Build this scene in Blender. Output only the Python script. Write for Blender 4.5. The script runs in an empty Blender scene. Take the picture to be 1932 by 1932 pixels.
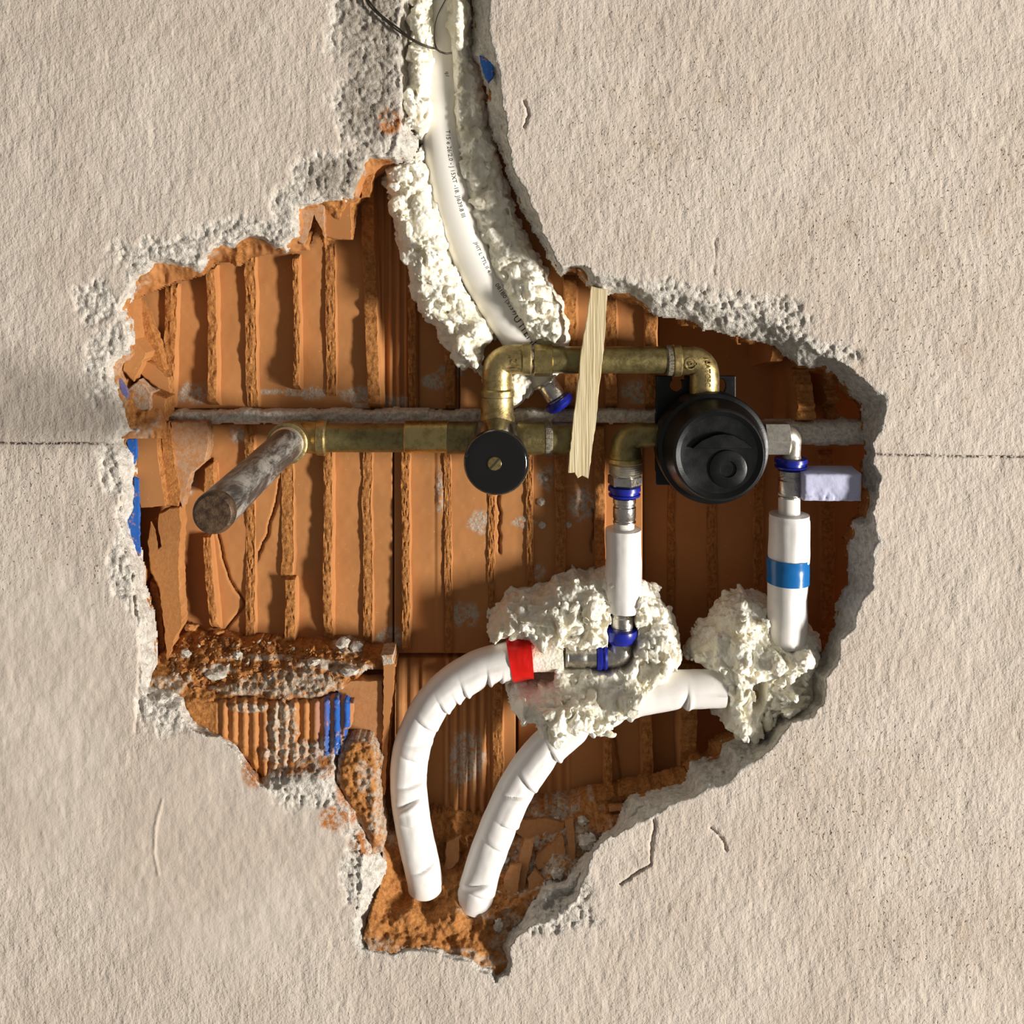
import bpy, math, random
import numpy as np
from mathutils import Vector

# ------------------------------------------------------------------ frame of reference
# All sizes are given in "units" of 0.45 mm.  (u right, v down, w out of the wall); wall face is w = 0.
S = 0.00045
FX, FY, DP = 950.0, 450.0, 2000.0      # foot of the camera on the wall and its distance
ZC = 1.75
scene = bpy.context.scene
COL = scene.collection

# ------------------------------------------------------------------ camera
cam = bpy.data.cameras.new('camera')
cam_ob = bpy.data.objects.new('camera', cam)
COL.objects.link(cam_ob)
cam_ob.location = (0, -DP * S, ZC)
cam_ob.rotation_euler = (math.radians(90), 0, 0)
cam.sensor_width = 36
cam.lens = 36 * DP / 1932
cam.shift_x = (966 - FX) / 1932
cam.shift_y = -(966 - FY) / 1932
cam.clip_start = 0.02
scene.camera = cam_ob

# ------------------------------------------------------------------ light and exposure
world = bpy.data.worlds.new('world')
scene.world = world
world.use_nodes = True
bg = world.node_tree.nodes['Background']
bg.inputs[0].default_value = (1.0, 0.96, 0.90, 1)
bg.inputs[1].default_value = 0.17
# daylight from a tall narrow window opening far to the right of the wall, a little below the hole
sun = bpy.data.lights.new('window_light', 'AREA')
sun.shape = 'RECTANGLE'
sun.size = 0.80
sun.size_y = 2.5
sun.energy = 1340
sun.color = (1.0, 0.95, 0.88)
sun_ob = bpy.data.objects.new('window_light', sun)
COL.objects.link(sun_ob)
_d = Vector((-1.65, 1.0, 0.30)).normalized()
sun_ob.location = Vector((0, 0, ZC - 0.15)) - _d * 9.0
sun_ob.rotation_euler = _d.to_track_quat('-Z', 'Y').to_euler()
vs = scene.view_settings
vs.view_transform = 'Standard'
vs.look = 'None'
vs.exposure = 0.0
vs.gamma = 1.0
vs.use_curve_mapping = False

# ------------------------------------------------------------------ numeric helpers
RNG = np.random.RandomState(7)
TAB = RNG.rand(16, 256, 256)


def vnoise(x, y, seed=0):
    t = TAB[seed % 16]
    x = x + seed * 37.13
    y = y + seed * 11.71
    xi = np.floor(x).astype(int)
    yi = np.floor(y).astype(int)
    fx = x - xi
    fy = y - yi
    fx = fx * fx * (3 - 2 * fx)
    fy = fy * fy * (3 - 2 * fy)
    a = t[xi & 255, yi & 255]
    b = t[(xi + 1) & 255, yi & 255]
    c = t[xi & 255, (yi + 1) & 255]
    d = t[(xi + 1) & 255, (yi + 1) & 255]
    return (a * (1 - fx) + b * fx) * (1 - fy) + (c * (1 - fx) + d * fx) * fy


def fbm(x, y, scale, octv=4, seed=0, gain=0.5):
    """about -1..1"""
    s = 0
    a = 1.0
    n = 0
    f = 1.0 / scale
    for o in range(octv):
        s = s + a * (vnoise(x * f, y * f, seed + o) * 2 - 1)
        n += a
        a *= gain
        f *= 2.03
    return s / n * 1.6


def ridged(x, y, scale, octv=3, seed=0):
    s = 0
    a = 1.0
    n = 0
    f = 1.0 / scale
    for o in range(octv):
        s = s + a * (1 - np.abs(vnoise(x * f, y * f, seed + o) * 2 - 1))
        n += a
        a *= 0.5
        f *= 2.03
    return s / n


def worley(x, y, scale, seed=0):
    x = x / scale
    y = y / scale
    xi = np.floor(x).astype(int)
    yi = np.floor(y).astype(int)
    d1 = np.full(x.shape, 9.0)
    for dx in (-1, 0, 1):
        for dy in (-1, 0, 1):
            cx = xi + dx
            cy = yi + dy
            px = cx + TAB[seed % 16][cx & 255, cy & 255]
            py = cy + TAB[(seed + 5) % 16][cx & 255, cy & 255]
            d1 = np.minimum(d1, (x - px) ** 2 + (y - py) ** 2)
    return np.sqrt(d1)


def smooth(e0, e1, x):
    t = np.clip((x - e0) / (e1 - e0), 0, 1)
    return t * t * (3 - 2 * t)


def psd(x, y, poly, vals=None):
    """signed distance (negative inside) to a closed polygon, and the value carried by the nearest edge"""
    p = np.array(poly, float)
    best = np.full(x.shape, 1e18)
    val = np.zeros(x.shape)
    ins = np.zeros(x.shape, bool)
    n = len(p)
    for i in range(n):
        ax, ay = p[i][0], p[i][1]
        bx, by = p[(i + 1) % n][0], p[(i + 1) % n][1]
        ex, ey = bx - ax, by - ay
        L = ex * ex + ey * ey + 1e-9
        t = np.clip(((x - ax) * ex + (y - ay) * ey) / L, 0, 1)
        d = (x - ax - t * ex) ** 2 + (y - ay - t * ey) ** 2
        m = d < best
        best = np.where(m, d, best)
        if vals is not None:
            val = np.where(m, vals[i] * (1 - t) + vals[(i + 1) % n] * t, val)
        if ay != by:
            c = ((ay > y) != (by > y)) & (x < (bx - ax) * (y - ay) / (by - ay) + ax)
            ins ^= c
    d = np.sqrt(best)
    return np.where(ins, -d, d), val


def line_dist(x, y, pts):
    best = np.full(x.shape, 1e18)
    for (ax, ay), (bx, by) in zip(pts[:-1], pts[1:]):
        ex, ey = bx - ax, by - ay
        L = ex * ex + ey * ey + 1e-9
        t = np.clip(((x - ax) * ex + (y - ay) * ey) / L, 0, 1)
        best = np.minimum(best, (x - ax - t * ex) ** 2 + (y - ay - t * ey) ** 2)
    return np.sqrt(best)


def blobs(x, y, lst):
    """soft union of ellipses (cx, cy, rx, ry)"""
    m = np.full(x.shape, -2.0)
    for cx, cy, rx, ry in lst:
        m = np.maximum(m, 1 - np.sqrt(((x - cx) / rx) ** 2 + ((y - cy) / ry) ** 2))
    return m


def up(px, py, w):
    k = (DP - w) / DP
    return np.array([(px - FX) * k, (py - FY) * k, w], float)


def to_world(U):
    U = np.asarray(U, float).reshape(-1, 3)
    return np.stack([U[:, 0] * S, -U[:, 2] * S, ZC - U[:, 1] * S], 1)


# ------------------------------------------------------------------ object helpers
def wloc(o):
    l = Vector((0, 0, 0))
    while o is not None:
        l = l + o.location
        o = o.parent
    return l


def tag(o, label=None, cat=None, group=None, kind=None):
    if label:
        o['label'] = label
    if cat:
        o['category'] = cat
    if group:
        o['group'] = group
    if kind:
        o['kind'] = kind
    return o


def mk(name, U, faces, mat, parent=None, attrs=None, sharp=None, smooth_sh=True, origin=None):
    """link ONE mesh object from vertices in (u, v, w) units"""
    W = to_world(U)
    if parent is None:
        if origin is None:
            org = np.array([W[:, 0].mean(), W[:, 1].mean(), W[:, 2].min()])
        else:
            org = to_world([origin])[0]
        base = org
    else:
        org = np.zeros(3)
        base = np.array(wloc(parent))
    V = (W - base).astype(np.float32)
    me = bpy.data.meshes.new(name)
    if isinstance(faces, np.ndarray):
        nf, k = faces.shape
        me.vertices.add(len(V))
        me.vertices.foreach_set('co', V.ravel())
        me.loops.add(nf * k)
        me.loops.foreach_set('vertex_index', faces.astype(np.int32).ravel())
        me.polygons.add(nf)
        me.polygons.foreach_set('loop_start', np.arange(0, nf * k, k, dtype=np.int32))
        me.update(calc_edges=True)
    else:
        me.from_pydata([tuple(v) for v in V.tolist()], [], [tuple(int(i) for i in f) for f in faces])
        me.update()
    if smooth_sh:
        me.polygons.foreach_set('use_smooth', np.ones(len(me.polygons), bool))
        if sharp:
            me.set_sharp_from_angle(angle=math.radians(sharp))
    if attrs:
        for k, a in attrs.items():
            at = me.attributes.new(k, 'FLOAT', 'POINT')
            at.data.foreach_set('value', np.asarray(a, np.float32).ravel())
    me.materials.append(mat)
    o = bpy.data.objects.new(name, me)
    COL.objects.link(o)
    if parent is not None:
        o.parent = parent
    else:
        o.location = org
    return o


def thing(name, label, cat, at, group=None):
    o = bpy.data.objects.new(name, None)
    o.empty_display_size = 0.01
    COL.objects.link(o)
    o.location = to_world([up(*at)])[0]
    return tag(o, label, cat, group)


def relief(name, xs, ys, fn, mat, parent=None, thick=0, sharp=None):
    """a surface carved over picture-wide grid lines: fn(X, Y) gives the depth w, a keep mask and point attributes"""
    X, Y = np.meshgrid(xs, ys)
    r = fn(X, Y)
    Wd, mask = r[0], r[1]
    attrs = r[2] if len(r) > 2 else {}
    k = (DP - Wd) / DP
    U = np.stack([(X - FX) * k, (Y - FY) * k, Wd], -1).reshape(-1, 3)
    ny, nx = X.shape
    idx = np.arange(nx * ny).reshape(ny, nx)
    f = np.stack([idx[:-1, :-1], idx[1:, :-1], idx[1:, 1:], idx[:-1, 1:]], -1).reshape(-1, 4)
    mk_ = mask.ravel()
    f = f[mk_[f].all(1)]
    used = np.zeros(nx * ny, bool)
    used[f.ravel()] = True
    new = np.cumsum(used) - 1
    U = U[used]
    f = new[f]
    at = {n: np.broadcast_to(a, X.shape).ravel()[used] for n, a in attrs.items()}
    if thick:
        # close the body: border skirt and back
        e = np.concatenate([f[:, [0, 1]], f[:, [1, 2]], f[:, [2, 3]], f[:, [3, 0]]])
        key = np.sort(e, 1)
        code = key[:, 0].astype(np.int64) * (len(U) + 1) + key[:, 1]
        _, inv, cnt = np.unique(code, return_inverse=True, return_counts=True)
        b = e[cnt[inv] == 1]
        bv = np.unique(b)
        mp = np.full(len(U), -1)
        mp[bv] = np.arange(len(bv)) + len(U)
        U2 = U[bv].copy()
        U2[:, 2] = U2[:, 2] - thick
        sk = np.stack([b[:, 1], b[:, 0], mp[b[:, 0]], mp[b[:, 1]]], 1)
        U = np.concatenate([U, U2])
        f = np.concatenate([f, sk])
        at = {n: np.concatenate([a, a[bv]]) for n, a in at.items()}
    return mk(name, U, f, mat, parent, at, sharp)


def catmull(P, n):
    P = np.array(P, float)
    Q = np.vstack([2 * P[0] - P[1], P, 2 * P[-1] - P[-2]])
    out = []
    m = len(P) - 1
    for j in range(n):
        t = j / (n - 1) * m
        i = min(int(t), m - 1)
        f = t - i
        p0, p1, p2, p3 = Q[i], Q[i + 1], Q[i + 2], Q[i + 3]
        out.append(0.5 * (2 * p1 + (p2 - p0) * f + (2 * p0 - 5 * p1 + 4 * p2 - p3) * f * f + (3 * p1 - p0 - 3 * p2 + p3) * f ** 3))
    return np.array(out)


def frames(C):
    T = np.gradient(C, axis=0)
    T /= np.linalg.norm(T, axis=1)[:, None]
    n = np.array([0, 0, 1.0])
    if abs(T[0] @ n) > 0.9:
        n = np.array([0, -1.0, 0])
    Ns = []
    for t in T:
        n = n - (n @ t) * t
        n /= np.linalg.norm(n)
        Ns.append(n.copy())
    Ns = np.array(Ns)
    B = np.cross(T, Ns)
    return T, Ns, B


def tube(name, C, R, mat, parent=None, nseg=24, rf=None, caps=True, sharp=40, attrs_fn=None, **kw):
    """sweep a circle (radius R, may be an array) along the points C; rf(s, theta) changes the radius"""
    C = np.array(C, float)
    R = np.broadcast_to(np.array(R, float), (len(C),))
    T, N, B = frames(C)
    s = np.concatenate([[0], np.cumsum(np.linalg.norm(np.diff(C, axis=0), axis=1))])
    th = np.linspace(0, 2 * np.pi, nseg, endpoint=False)
    SS, TH = np.meshgrid(s, th, indexing='ij')
    RR = np.repeat(R[:, None], nseg, 1)
    if rf is not None:
        RR = RR + rf(SS, TH)
    U = C[:, None, :] + RR[..., None] * (np.cos(TH)[..., None] * N[:, None, :] + np.sin(TH)[..., None] * B[:, None, :])
    n = len(C)
    U = U.reshape(-1, 3)
    idx = np.arange(n * nseg).reshape(n, nseg)
    nx = np.roll(idx, -1, 1)
    f = np.stack([idx[:-1], nx[:-1], nx[1:], idx[1:]], -1).reshape(-1, 4)
    f = [tuple(q) for q in f]
    if caps:
        f.append(tuple(idx[0][::-1]))
        f.append(tuple(idx[-1]))
    at = attrs_fn(SS, TH) if attrs_fn else None
    return mk(name, U, f, mat, parent, at, sharp, **kw)


def lathe(name, c, axis, prof, mat, parent=None, n=32, sharp=35, rot=0.0, **kw):
    """turn a profile of (height along axis, radius) about an axis through the point c"""
    a = np.array(axis, float)
    a /= np.linalg.norm(a)
    h = np.array([0, 0, 1.0]) if abs(a[2]) < 0.9 else np.array([1.0, 0, 0])
    e1 = h - (h @ a) * a
    e1 /= np.linalg.norm(e1)
    e2 = np.cross(a, e1)
    th = np.linspace(0, 2 * np.pi, n, endpoint=False) + rot
    U = []
    for hh, r in prof:
        U.append(np.array(c) + a * hh + r * (np.cos(th)[:, None] * e1 + np.sin(th)[:, None] * e2))
    U = np.concatenate(U)
    m = len(prof)
    idx = np.arange(m * n).reshape(m, n)
    nx = np.roll(idx, -1, 1)
    f = [tuple(q) for q in np.stack([idx[:-1], nx[:-1], nx[1:], idx[1:]], -1).reshape(-1, 4)]
    if prof[0][1] > 0.01:
        f.append(tuple(idx[0][::-1]))
    if prof[-1][1] > 0.01:
        f.append(tuple(idx[-1]))
    return mk(name, U, f, mat, parent, None, sharp, **kw)


def jag(poly, step=7, amp=1.2, seed=0):
    out = []
    rnd = random.Random(seed)
    n = len(poly)
    for i in range(n):
        a = poly[i]
        b = poly[(i + 1) % n]
        L = math.hypot(b[0] - a[0], b[1] - a[1])
        m = max(1, int(L / step))
        for j in range(m):
            t = j / m
            k = amp if j else 0.3
            out.append((a[0] + (b[0] - a[0]) * t + rnd.uniform(-k, k), a[1] + (b[1] - a[1]) * t + rnd.uniform(-k, k)))
    return out


def ext(name, poly, w, thick, mat, parent=None, bevel=1.5, step=8, amp=1.0, tilt=(0, 0), seed=1, attrs=None, **kw):
    """a slab: outline in front view at depth w (tilt = slope of its face), with bevelled front edge and a back"""
    p = jag(poly, step, amp, seed) if amp else list(poly)
    P = np.array(p, float)
    c = P.mean(0)
    d = P - c
    L = np.linalg.norm(d, axis=1)[:, None] + 1e-6
    inner = P - d / L * bevel

    def W(q, off):
        return w + (q[:, 0] - c[0]) * tilt[0] + (q[:, 1] - c[1]) * tilt[1] + off
    n = len(P)
    wi = W(inner, 0)
    wo = W(P, -bevel)
    wb = W(P, -thick)
    rings = []
    for q, ww in ((inner, wi), (P, wo)):
        k = (DP - ww) / DP
        rings.append(np.stack([(q[:, 0] - FX) * k, (q[:, 1] - FY) * k, ww], 1))
    back = rings[1].copy()
    back[:, 2] = wb
    rings.append(back)
    U = np.concatenate(rings)
    f = [tuple(range(n))]
    for r in range(2):
        for i in range(n):
            j = (i + 1) % n
            f.append((r * n + i, (r + 1) * n + i, (r + 1) * n + j, r * n + j))
    f.append(tuple(range(3 * n - 1, 2 * n - 1, -1)))
    at = None
    if attrs:
        at = {k2: np.full(3 * n, v) for k2, v in attrs.items()}
        if 'edge_broken' in attrs:
            e = np.ones(3 * n)
            e[:n] = attrs.get('broken', 0)
            at['broken'] = e
            del at['edge_broken']
    return mk(name, U, f, mat, parent, at, 30, **kw)


# ------------------------------------------------------------------ materials
def srgb(r, g, b):
    def c(x):
        x /= 255.0
        return x / 12.92 if x <= 0.04045 else ((x + 0.055) / 1.055) ** 2.4
    return (c(r), c(g), c(b), 1)


class NT:
    def __init__(self, name):
        self.m = bpy.data.materials.new(name)
        self.m.use_nodes = True
        self.t = self.m.node_tree
        self.b = self.t.nodes['Principled BSDF']
        self.tc = self.t.nodes.new('ShaderNodeTexCoord').outputs['Object']

    def n(self, typ, **kw):
        return self.t.nodes.new(typ)

    def put(self, inp, v):
        if hasattr(v, 'is_output') or isinstance(v, bpy.types.NodeSocket):
            self.t.links.new(v, inp)
        else:
            inp.default_value = v

    def noise(self, scale, detail=3, rough=0.5, stretch=None, dist=0.0):
        t = self.t.nodes.new('ShaderNodeTexNoise')
        t.inputs['Scale'].default_value = scale
        t.inputs['Detail'].default_value = detail
        t.inputs['Roughness'].default_value = rough
        t.inputs['Distortion'].default_value = dist
        v = self.tc
        if stretch:
            mp = self.t.nodes.new('ShaderNodeMapping')
            mp.inputs['Scale'].default_value = stretch
            self.t.links.new(v, mp.inputs[0])
            v = mp.outputs[0]
        self.t.links.new(v, t.inputs['Vector'])
        return t.outputs[0]

    def voro(self, scale):
        t = self.t.nodes.new('ShaderNodeTexVoronoi')
        t.inputs['Scale'].default_value = scale
        self.t.links.new(self.tc, t.inputs['Vector'])
        return t.outputs['Distance']

    def attr(self, name):
        a = self.t.nodes.new('ShaderNodeAttribute')
        a.attribute_name = name
        return a.outputs['Fac']

    def math(self, op, a, b=0.0, c=0.0):
        m = self.t.nodes.new('ShaderNodeMath')
        m.operation = op
        self.put(m.inputs[0], a)
        self.put(m.inputs[1], b)
        if op in ('MULTIPLY_ADD',):
            self.put(m.inputs[2], c)
        return m.outputs[0]

    def ramp(self, v, lo, hi, a=0.0, b=1.0):
        r = self.t.nodes.new('ShaderNodeMapRange')
        r.interpolation_type = 'SMOOTHSTEP'
        self.put(r.inputs[0], v)
        r.inputs[1].default_value = lo
        r.inputs[2].default_value = hi
        r.inputs[3].default_value = a
        r.inputs[4].default_value = b
        return r.outputs[0]

    def mix(self, f, a, b):
        m = self.t.nodes.new('ShaderNodeMix')
        m.data_type = 'RGBA'
        self.put(m.inputs['Factor'], f)
        self.put(m.inputs[6], a)
        self.put(m.inputs[7], b)
        return m.outputs[2]

    def bump(self, h, dist, strength=1.0, prev=None):
        b = self.t.nodes.new('ShaderNodeBump')
        self.put(b.inputs['Height'], h)
        b.inputs['Distance'].default_value = dist
        self.put(b.inputs['Strength'], strength)
        if prev is not None:
            self.t.links.new(prev, b.inputs['Normal'])
        return b.outputs[0]

    def done(self, color=None, rough=None, metal=None, normal=None, **kw):
        for k, v in (('Base Color', color), ('Roughness', rough), ('Metallic', metal), ('Normal', normal)):
            if v is not None:
                self.put(self.b.inputs[k], v)
        for k, v in kw.items():
            self.put(self.b.inputs[k.replace('_', ' ')], v)
        return self.m


# painted plaster; 'fresh' marks the broken, unpainted plaster, 'smoothed' trowelled patches, 'pit' heavily pitted zones
q = NT('plaster')
fresh = q.attr('fresh')
fine = q.noise(520, 3, 0.6)
mid = q.noise(210, 3, 0.55)
streak = q.noise(230, 3, 0.5, (1.0, 1.0, 0.33))
pits = q.ramp(q.noise(330, 2, 0.5), 0.63, 0.74)
pitz = q.math('MULTIPLY', pits, q.math('MULTIPLY_ADD', q.attr('pit'), 1.0, 0.22))
big = q.noise(9, 4, 0.6)
colr = q.mix(q.ramp(big, 0.35, 0.65), srgb(203, 189, 175), srgb(211, 199, 186))
colr = q.mix(q.math('MULTIPLY', pitz, 0.55), colr, srgb(128, 100, 66))
colr = q.mix(q.math('MULTIPLY', q.ramp(q.noise(45, 3, 0.6), 0.55, 0.75), q.math('MULTIPLY', q.attr('pit'), 0.35)), colr, srgb(176, 150, 112))
grey = q.mix(q.ramp(q.noise(160, 4, 0.7), 0.3, 0.7), srgb(188, 181, 169), srgb(236, 230, 220))
colr = q.mix(fresh, colr, grey)
colr = q.mix(q.math('MULTIPLY', q.attr('grime'), q.ramp(q.noise(120, 5, 0.75), 0.3, 0.62, 0.25, 0.85)), colr, srgb(142, 131, 117))
colr = q.mix(q.math('MULTIPLY', q.attr('clay'), q.ramp(q.noise(140, 4, 0.7), 0.35, 0.6)), colr, srgb(176, 112, 58))
colr = q.mix(q.math('MULTIPLY', q.attr('line'), q.ramp(q.noise(420, 2, 0.6, (1.0, 1, 1)), 0.40, 0.55)), colr, srgb(58, 46, 34))
hh = q.math('ADD', q.math('MULTIPLY', fine, 0.5), q.math('ADD', q.math('MULTIPLY', mid, 0.7), q.math('MULTIPLY', streak, 0.7)))
hh = q.math('SUBTRACT', hh, q.math('MULTIPLY', pitz, 0.9))
st = q.math('SUBTRACT', 0.72, q.math('MULTIPLY', q.attr('smoothed'), 0.42))
nb = q.bump(hh, 0.0021, st)
nb = q.bump(q.noise(380, 4, 0.7), 0.003, q.math('MULTIPLY', fresh, 0.8), nb)
M_PLASTER = q.done(colr, 0.92, 0, nb, Specular_IOR_Level=0.15)

# fired clay; 'broken' = rough fracture, 'mortar' = grey smear, 'blue' = blue mark on the brick face
q = NT('terracotta')
br = q.attr('broken')
c1 = q.mix(q.noise(40, 4, 0.6), srgb(175, 117, 68), srgb(187, 131, 80))
c2 = q.mix(q.ramp(q.noise(260, 4, 0.7), 0.3, 0.7), srgb(146, 92, 46), srgb(188, 130, 72))
colr = q.mix(br, c1, c2)
dust = q.math('MULTIPLY', q.ramp(q.noise(420, 2, 0.5), 0.70, 0.78), 0.45)
colr = q.mix(dust, colr, srgb(222, 176, 132))
scr = q.ramp(q.noise(60, 5, 0.75, (1, 1, 0.5)), 0.66, 0.75, 0, 0.3)
colr = q.mix(scr, colr, srgb(206, 160, 120))
mort = q.attr('mortar')
mf = q.math('MULTIPLY', mort, q.ramp(q.noise(210, 4, 0.7), 0.36, 0.58))
colr = q.mix(mf, colr, q.mix(q.noise(300, 3, 0.6), srgb(150, 134, 116), srgb(214, 204, 188)))
colr = q.mix(q.math('MULTIPLY', q.attr('blue'), q.ramp(q.noise(200, 4, 0.6), 0.32, 0.46)), colr, srgb(38, 92, 172))
nb = q.bump(q.noise(330, 4, 0.65), 0.0016, q.math('MULTIPLY_ADD', br, 0.8, 0.03))
nb = q.bump(q.noise(500, 3, 0.6), 0.0012, mf, nb)
M_TERRA = q.done(colr, 0.85, 0, nb, Specular_IOR_Level=0.25)

q = NT('mortar')
colr = q.mix(q.ramp(q.noise(330, 4, 0.7), 0.3, 0.65), srgb(176, 167, 153), srgb(222, 214, 201))
M_MORTAR = q.done(colr, 0.95, 0, q.bump(q.noise(420, 4, 0.7), 0.0015, 0.8), Specular_IOR_Level=0.1)

q = NT('foam')
colr = q.mix(q.ramp(q.noise(70, 3, 0.6), 0.35, 0.7), srgb(247, 243, 230), srgb(240, 233, 210))
hh = q.math('ADD', q.math('MULTIPLY', q.voro(330), 0.7), q.noise(430, 3, 0.6))
M_FOAM = q.done(colr, 0.42, 0, q.bump(hh, 0.0016, 0.55), Subsurface_Weight=0.35, Subsurface_Scale=0.006,
                Subsurface_Radius=(1.0, 0.85, 0.6), Specular_IOR_Level=0.5)

q = NT('white_sleeve')
nb = q.bump(q.noise(60, 3, 0.5), 0.0012, 0.25)
colr = q.mix(q.ramp(q.noise(55, 4, 0.6), 0.58, 0.75, 0, 0.35), srgb(243, 239, 234), srgb(205, 190, 170))
M_SLEEVE = q.done(colr, 0.34, 0, nb, Subsurface_Weight=0.06, Subsurface_Scale=0.003)

q = NT('white_pipe')
M_PIPE = q.done(srgb(240, 236, 228), 0.28, 0, None)

q = NT('red_tape')
M_RED = q.done(srgb(214, 22, 14), 0.33, 0, q.bump(q.noise(90, 3, 0.5, (1, 1, 0.3)), 0.002, 0.4))
q = NT('blue_tape')
M_BLUETAPE = q.done(srgb(24, 108, 178), 0.22, 0, q.bump(q.noise(70, 2, 0.5), 0.0012, 0.35))
q = NT('blue_ring')
M_BLUERING = q.done(srgb(26, 38, 148), 0.3, 0, None)
q = NT('print_ink')
M_INK = q.done(srgb(40, 36, 32), 0.6, 0, None)


def brass(name, a, b, r0, r1, metal=0.92):
    q = NT(name)
    d = q.ramp(q.noise(130, 5, 0.7), 0.42, 0.68)
    c = q.mix(d, a, b)
    c = q.mix(q.ramp(q.noise(520, 2, 0.5), 0.70, 0.8, 0, 0.5), c, srgb(205, 190, 150))
    r = q.ramp(q.noise(200, 4, 0.7), 0.3, 0.7, r0, r1)
    return q.done(c, r, metal, q.bump(q.noise(420, 4, 0.6), 0.0007, 0.35))


M_BRASS = brass('brass_dull', srgb(186, 166, 116), srgb(150, 130, 82), 0.34, 0.52)
M_BRASSDARK = brass('brass_dusty', srgb(152, 138, 92), srgb(124, 110, 70), 0.34, 0.52, 0.85)
M_BRASSNEW = brass('brass_bright', srgb(210, 188, 128), srgb(180, 156, 96), 0.24, 0.36, 1.0)
M_CHROME = brass('press_steel', srgb(206, 202, 194), srgb(186, 181, 172), 0.24, 0.34, 1.0)
q = NT('sealing_hemp')
M_HEMP = q.done(q.mix(q.ramp(q.noise(700, 4, 0.7, (0.3, 1, 1)), 0.35, 0.65), srgb(92, 82, 62), srgb(150, 142, 126)), 0.8, 0, q.bump(q.noise(600, 3, 0.7), 0.001, 0.7))
M_NICKEL = brass('satin_nickel', srgb(214, 208, 196), srgb(196, 188, 174), 0.34, 0.48, 0.85)

q = NT('galvanised_steel')
d = q.ramp(q.noise(85, 5, 0.75, (1, 0.22, 1), 0.5), 0.42, 0.66)
M_GALV = q.done(q.mix(d, srgb(78, 76, 74), srgb(172, 166, 158)), q.ramp(d, 0, 1, 0.4, 0.7), 0.4,
                q.bump(q.noise(210, 4, 0.7), 0.001, 0.5))
q = NT('rusty_end')
M_RUST = q.done(q.mix(q.ramp(q.noise(140, 5, 0.7), 0.35, 0.65), srgb(62, 46, 36), srgb(108, 84, 62)), 0.5, 0.35,
                q.bump(q.noise(230, 4, 0.7), 0.0015, 0.7))
q = NT('black_plastic')
M_BLACK = q.done(srgb(14, 15, 16), q.ramp(q.noise(60, 4, 0.6), 0.3, 0.7, 0.28, 0.45), 0,
                 q.bump(q.noise(700, 2, 0.5), 0.0003, 0.2), Specular_IOR_Level=0.38)
q = NT('gloss_black_plastic')
M_GLOSS = q.done(srgb(13, 12, 13), 0.12, 0, None, Coat_Weight=0.6, Coat_Roughness=0.08)
q = NT('smoked_plastic')
M_SMOKE = q.done(srgb(40, 33, 25), 0.16, 0, None, Coat_Weight=0.5)
q = NT('lavender_foam_board')
M_LAV = q.done(srgb(196, 198, 226), 0.6, 0, q.bump(q.noise(210, 3, 0.6), 0.001, 0.4), Subsurface_Weight=0.1,
               Subsurface_Scale=0.004)
q = NT('raw_wood')
g = q.noise(420, 3, 0.6, (1.0, 1, 0.035))
M_WOOD = q.done(q.mix(q.ramp(g, 0.3, 0.7), srgb(196, 176, 132), srgb(232, 216, 178)), 0.75, 0,
                q.bump(g, 0.0011, 0.9))
q = NT('tie_wire_steel')
M_WIRE = q.done(srgb(70, 64, 54), 0.45, 0.7, None)

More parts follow.
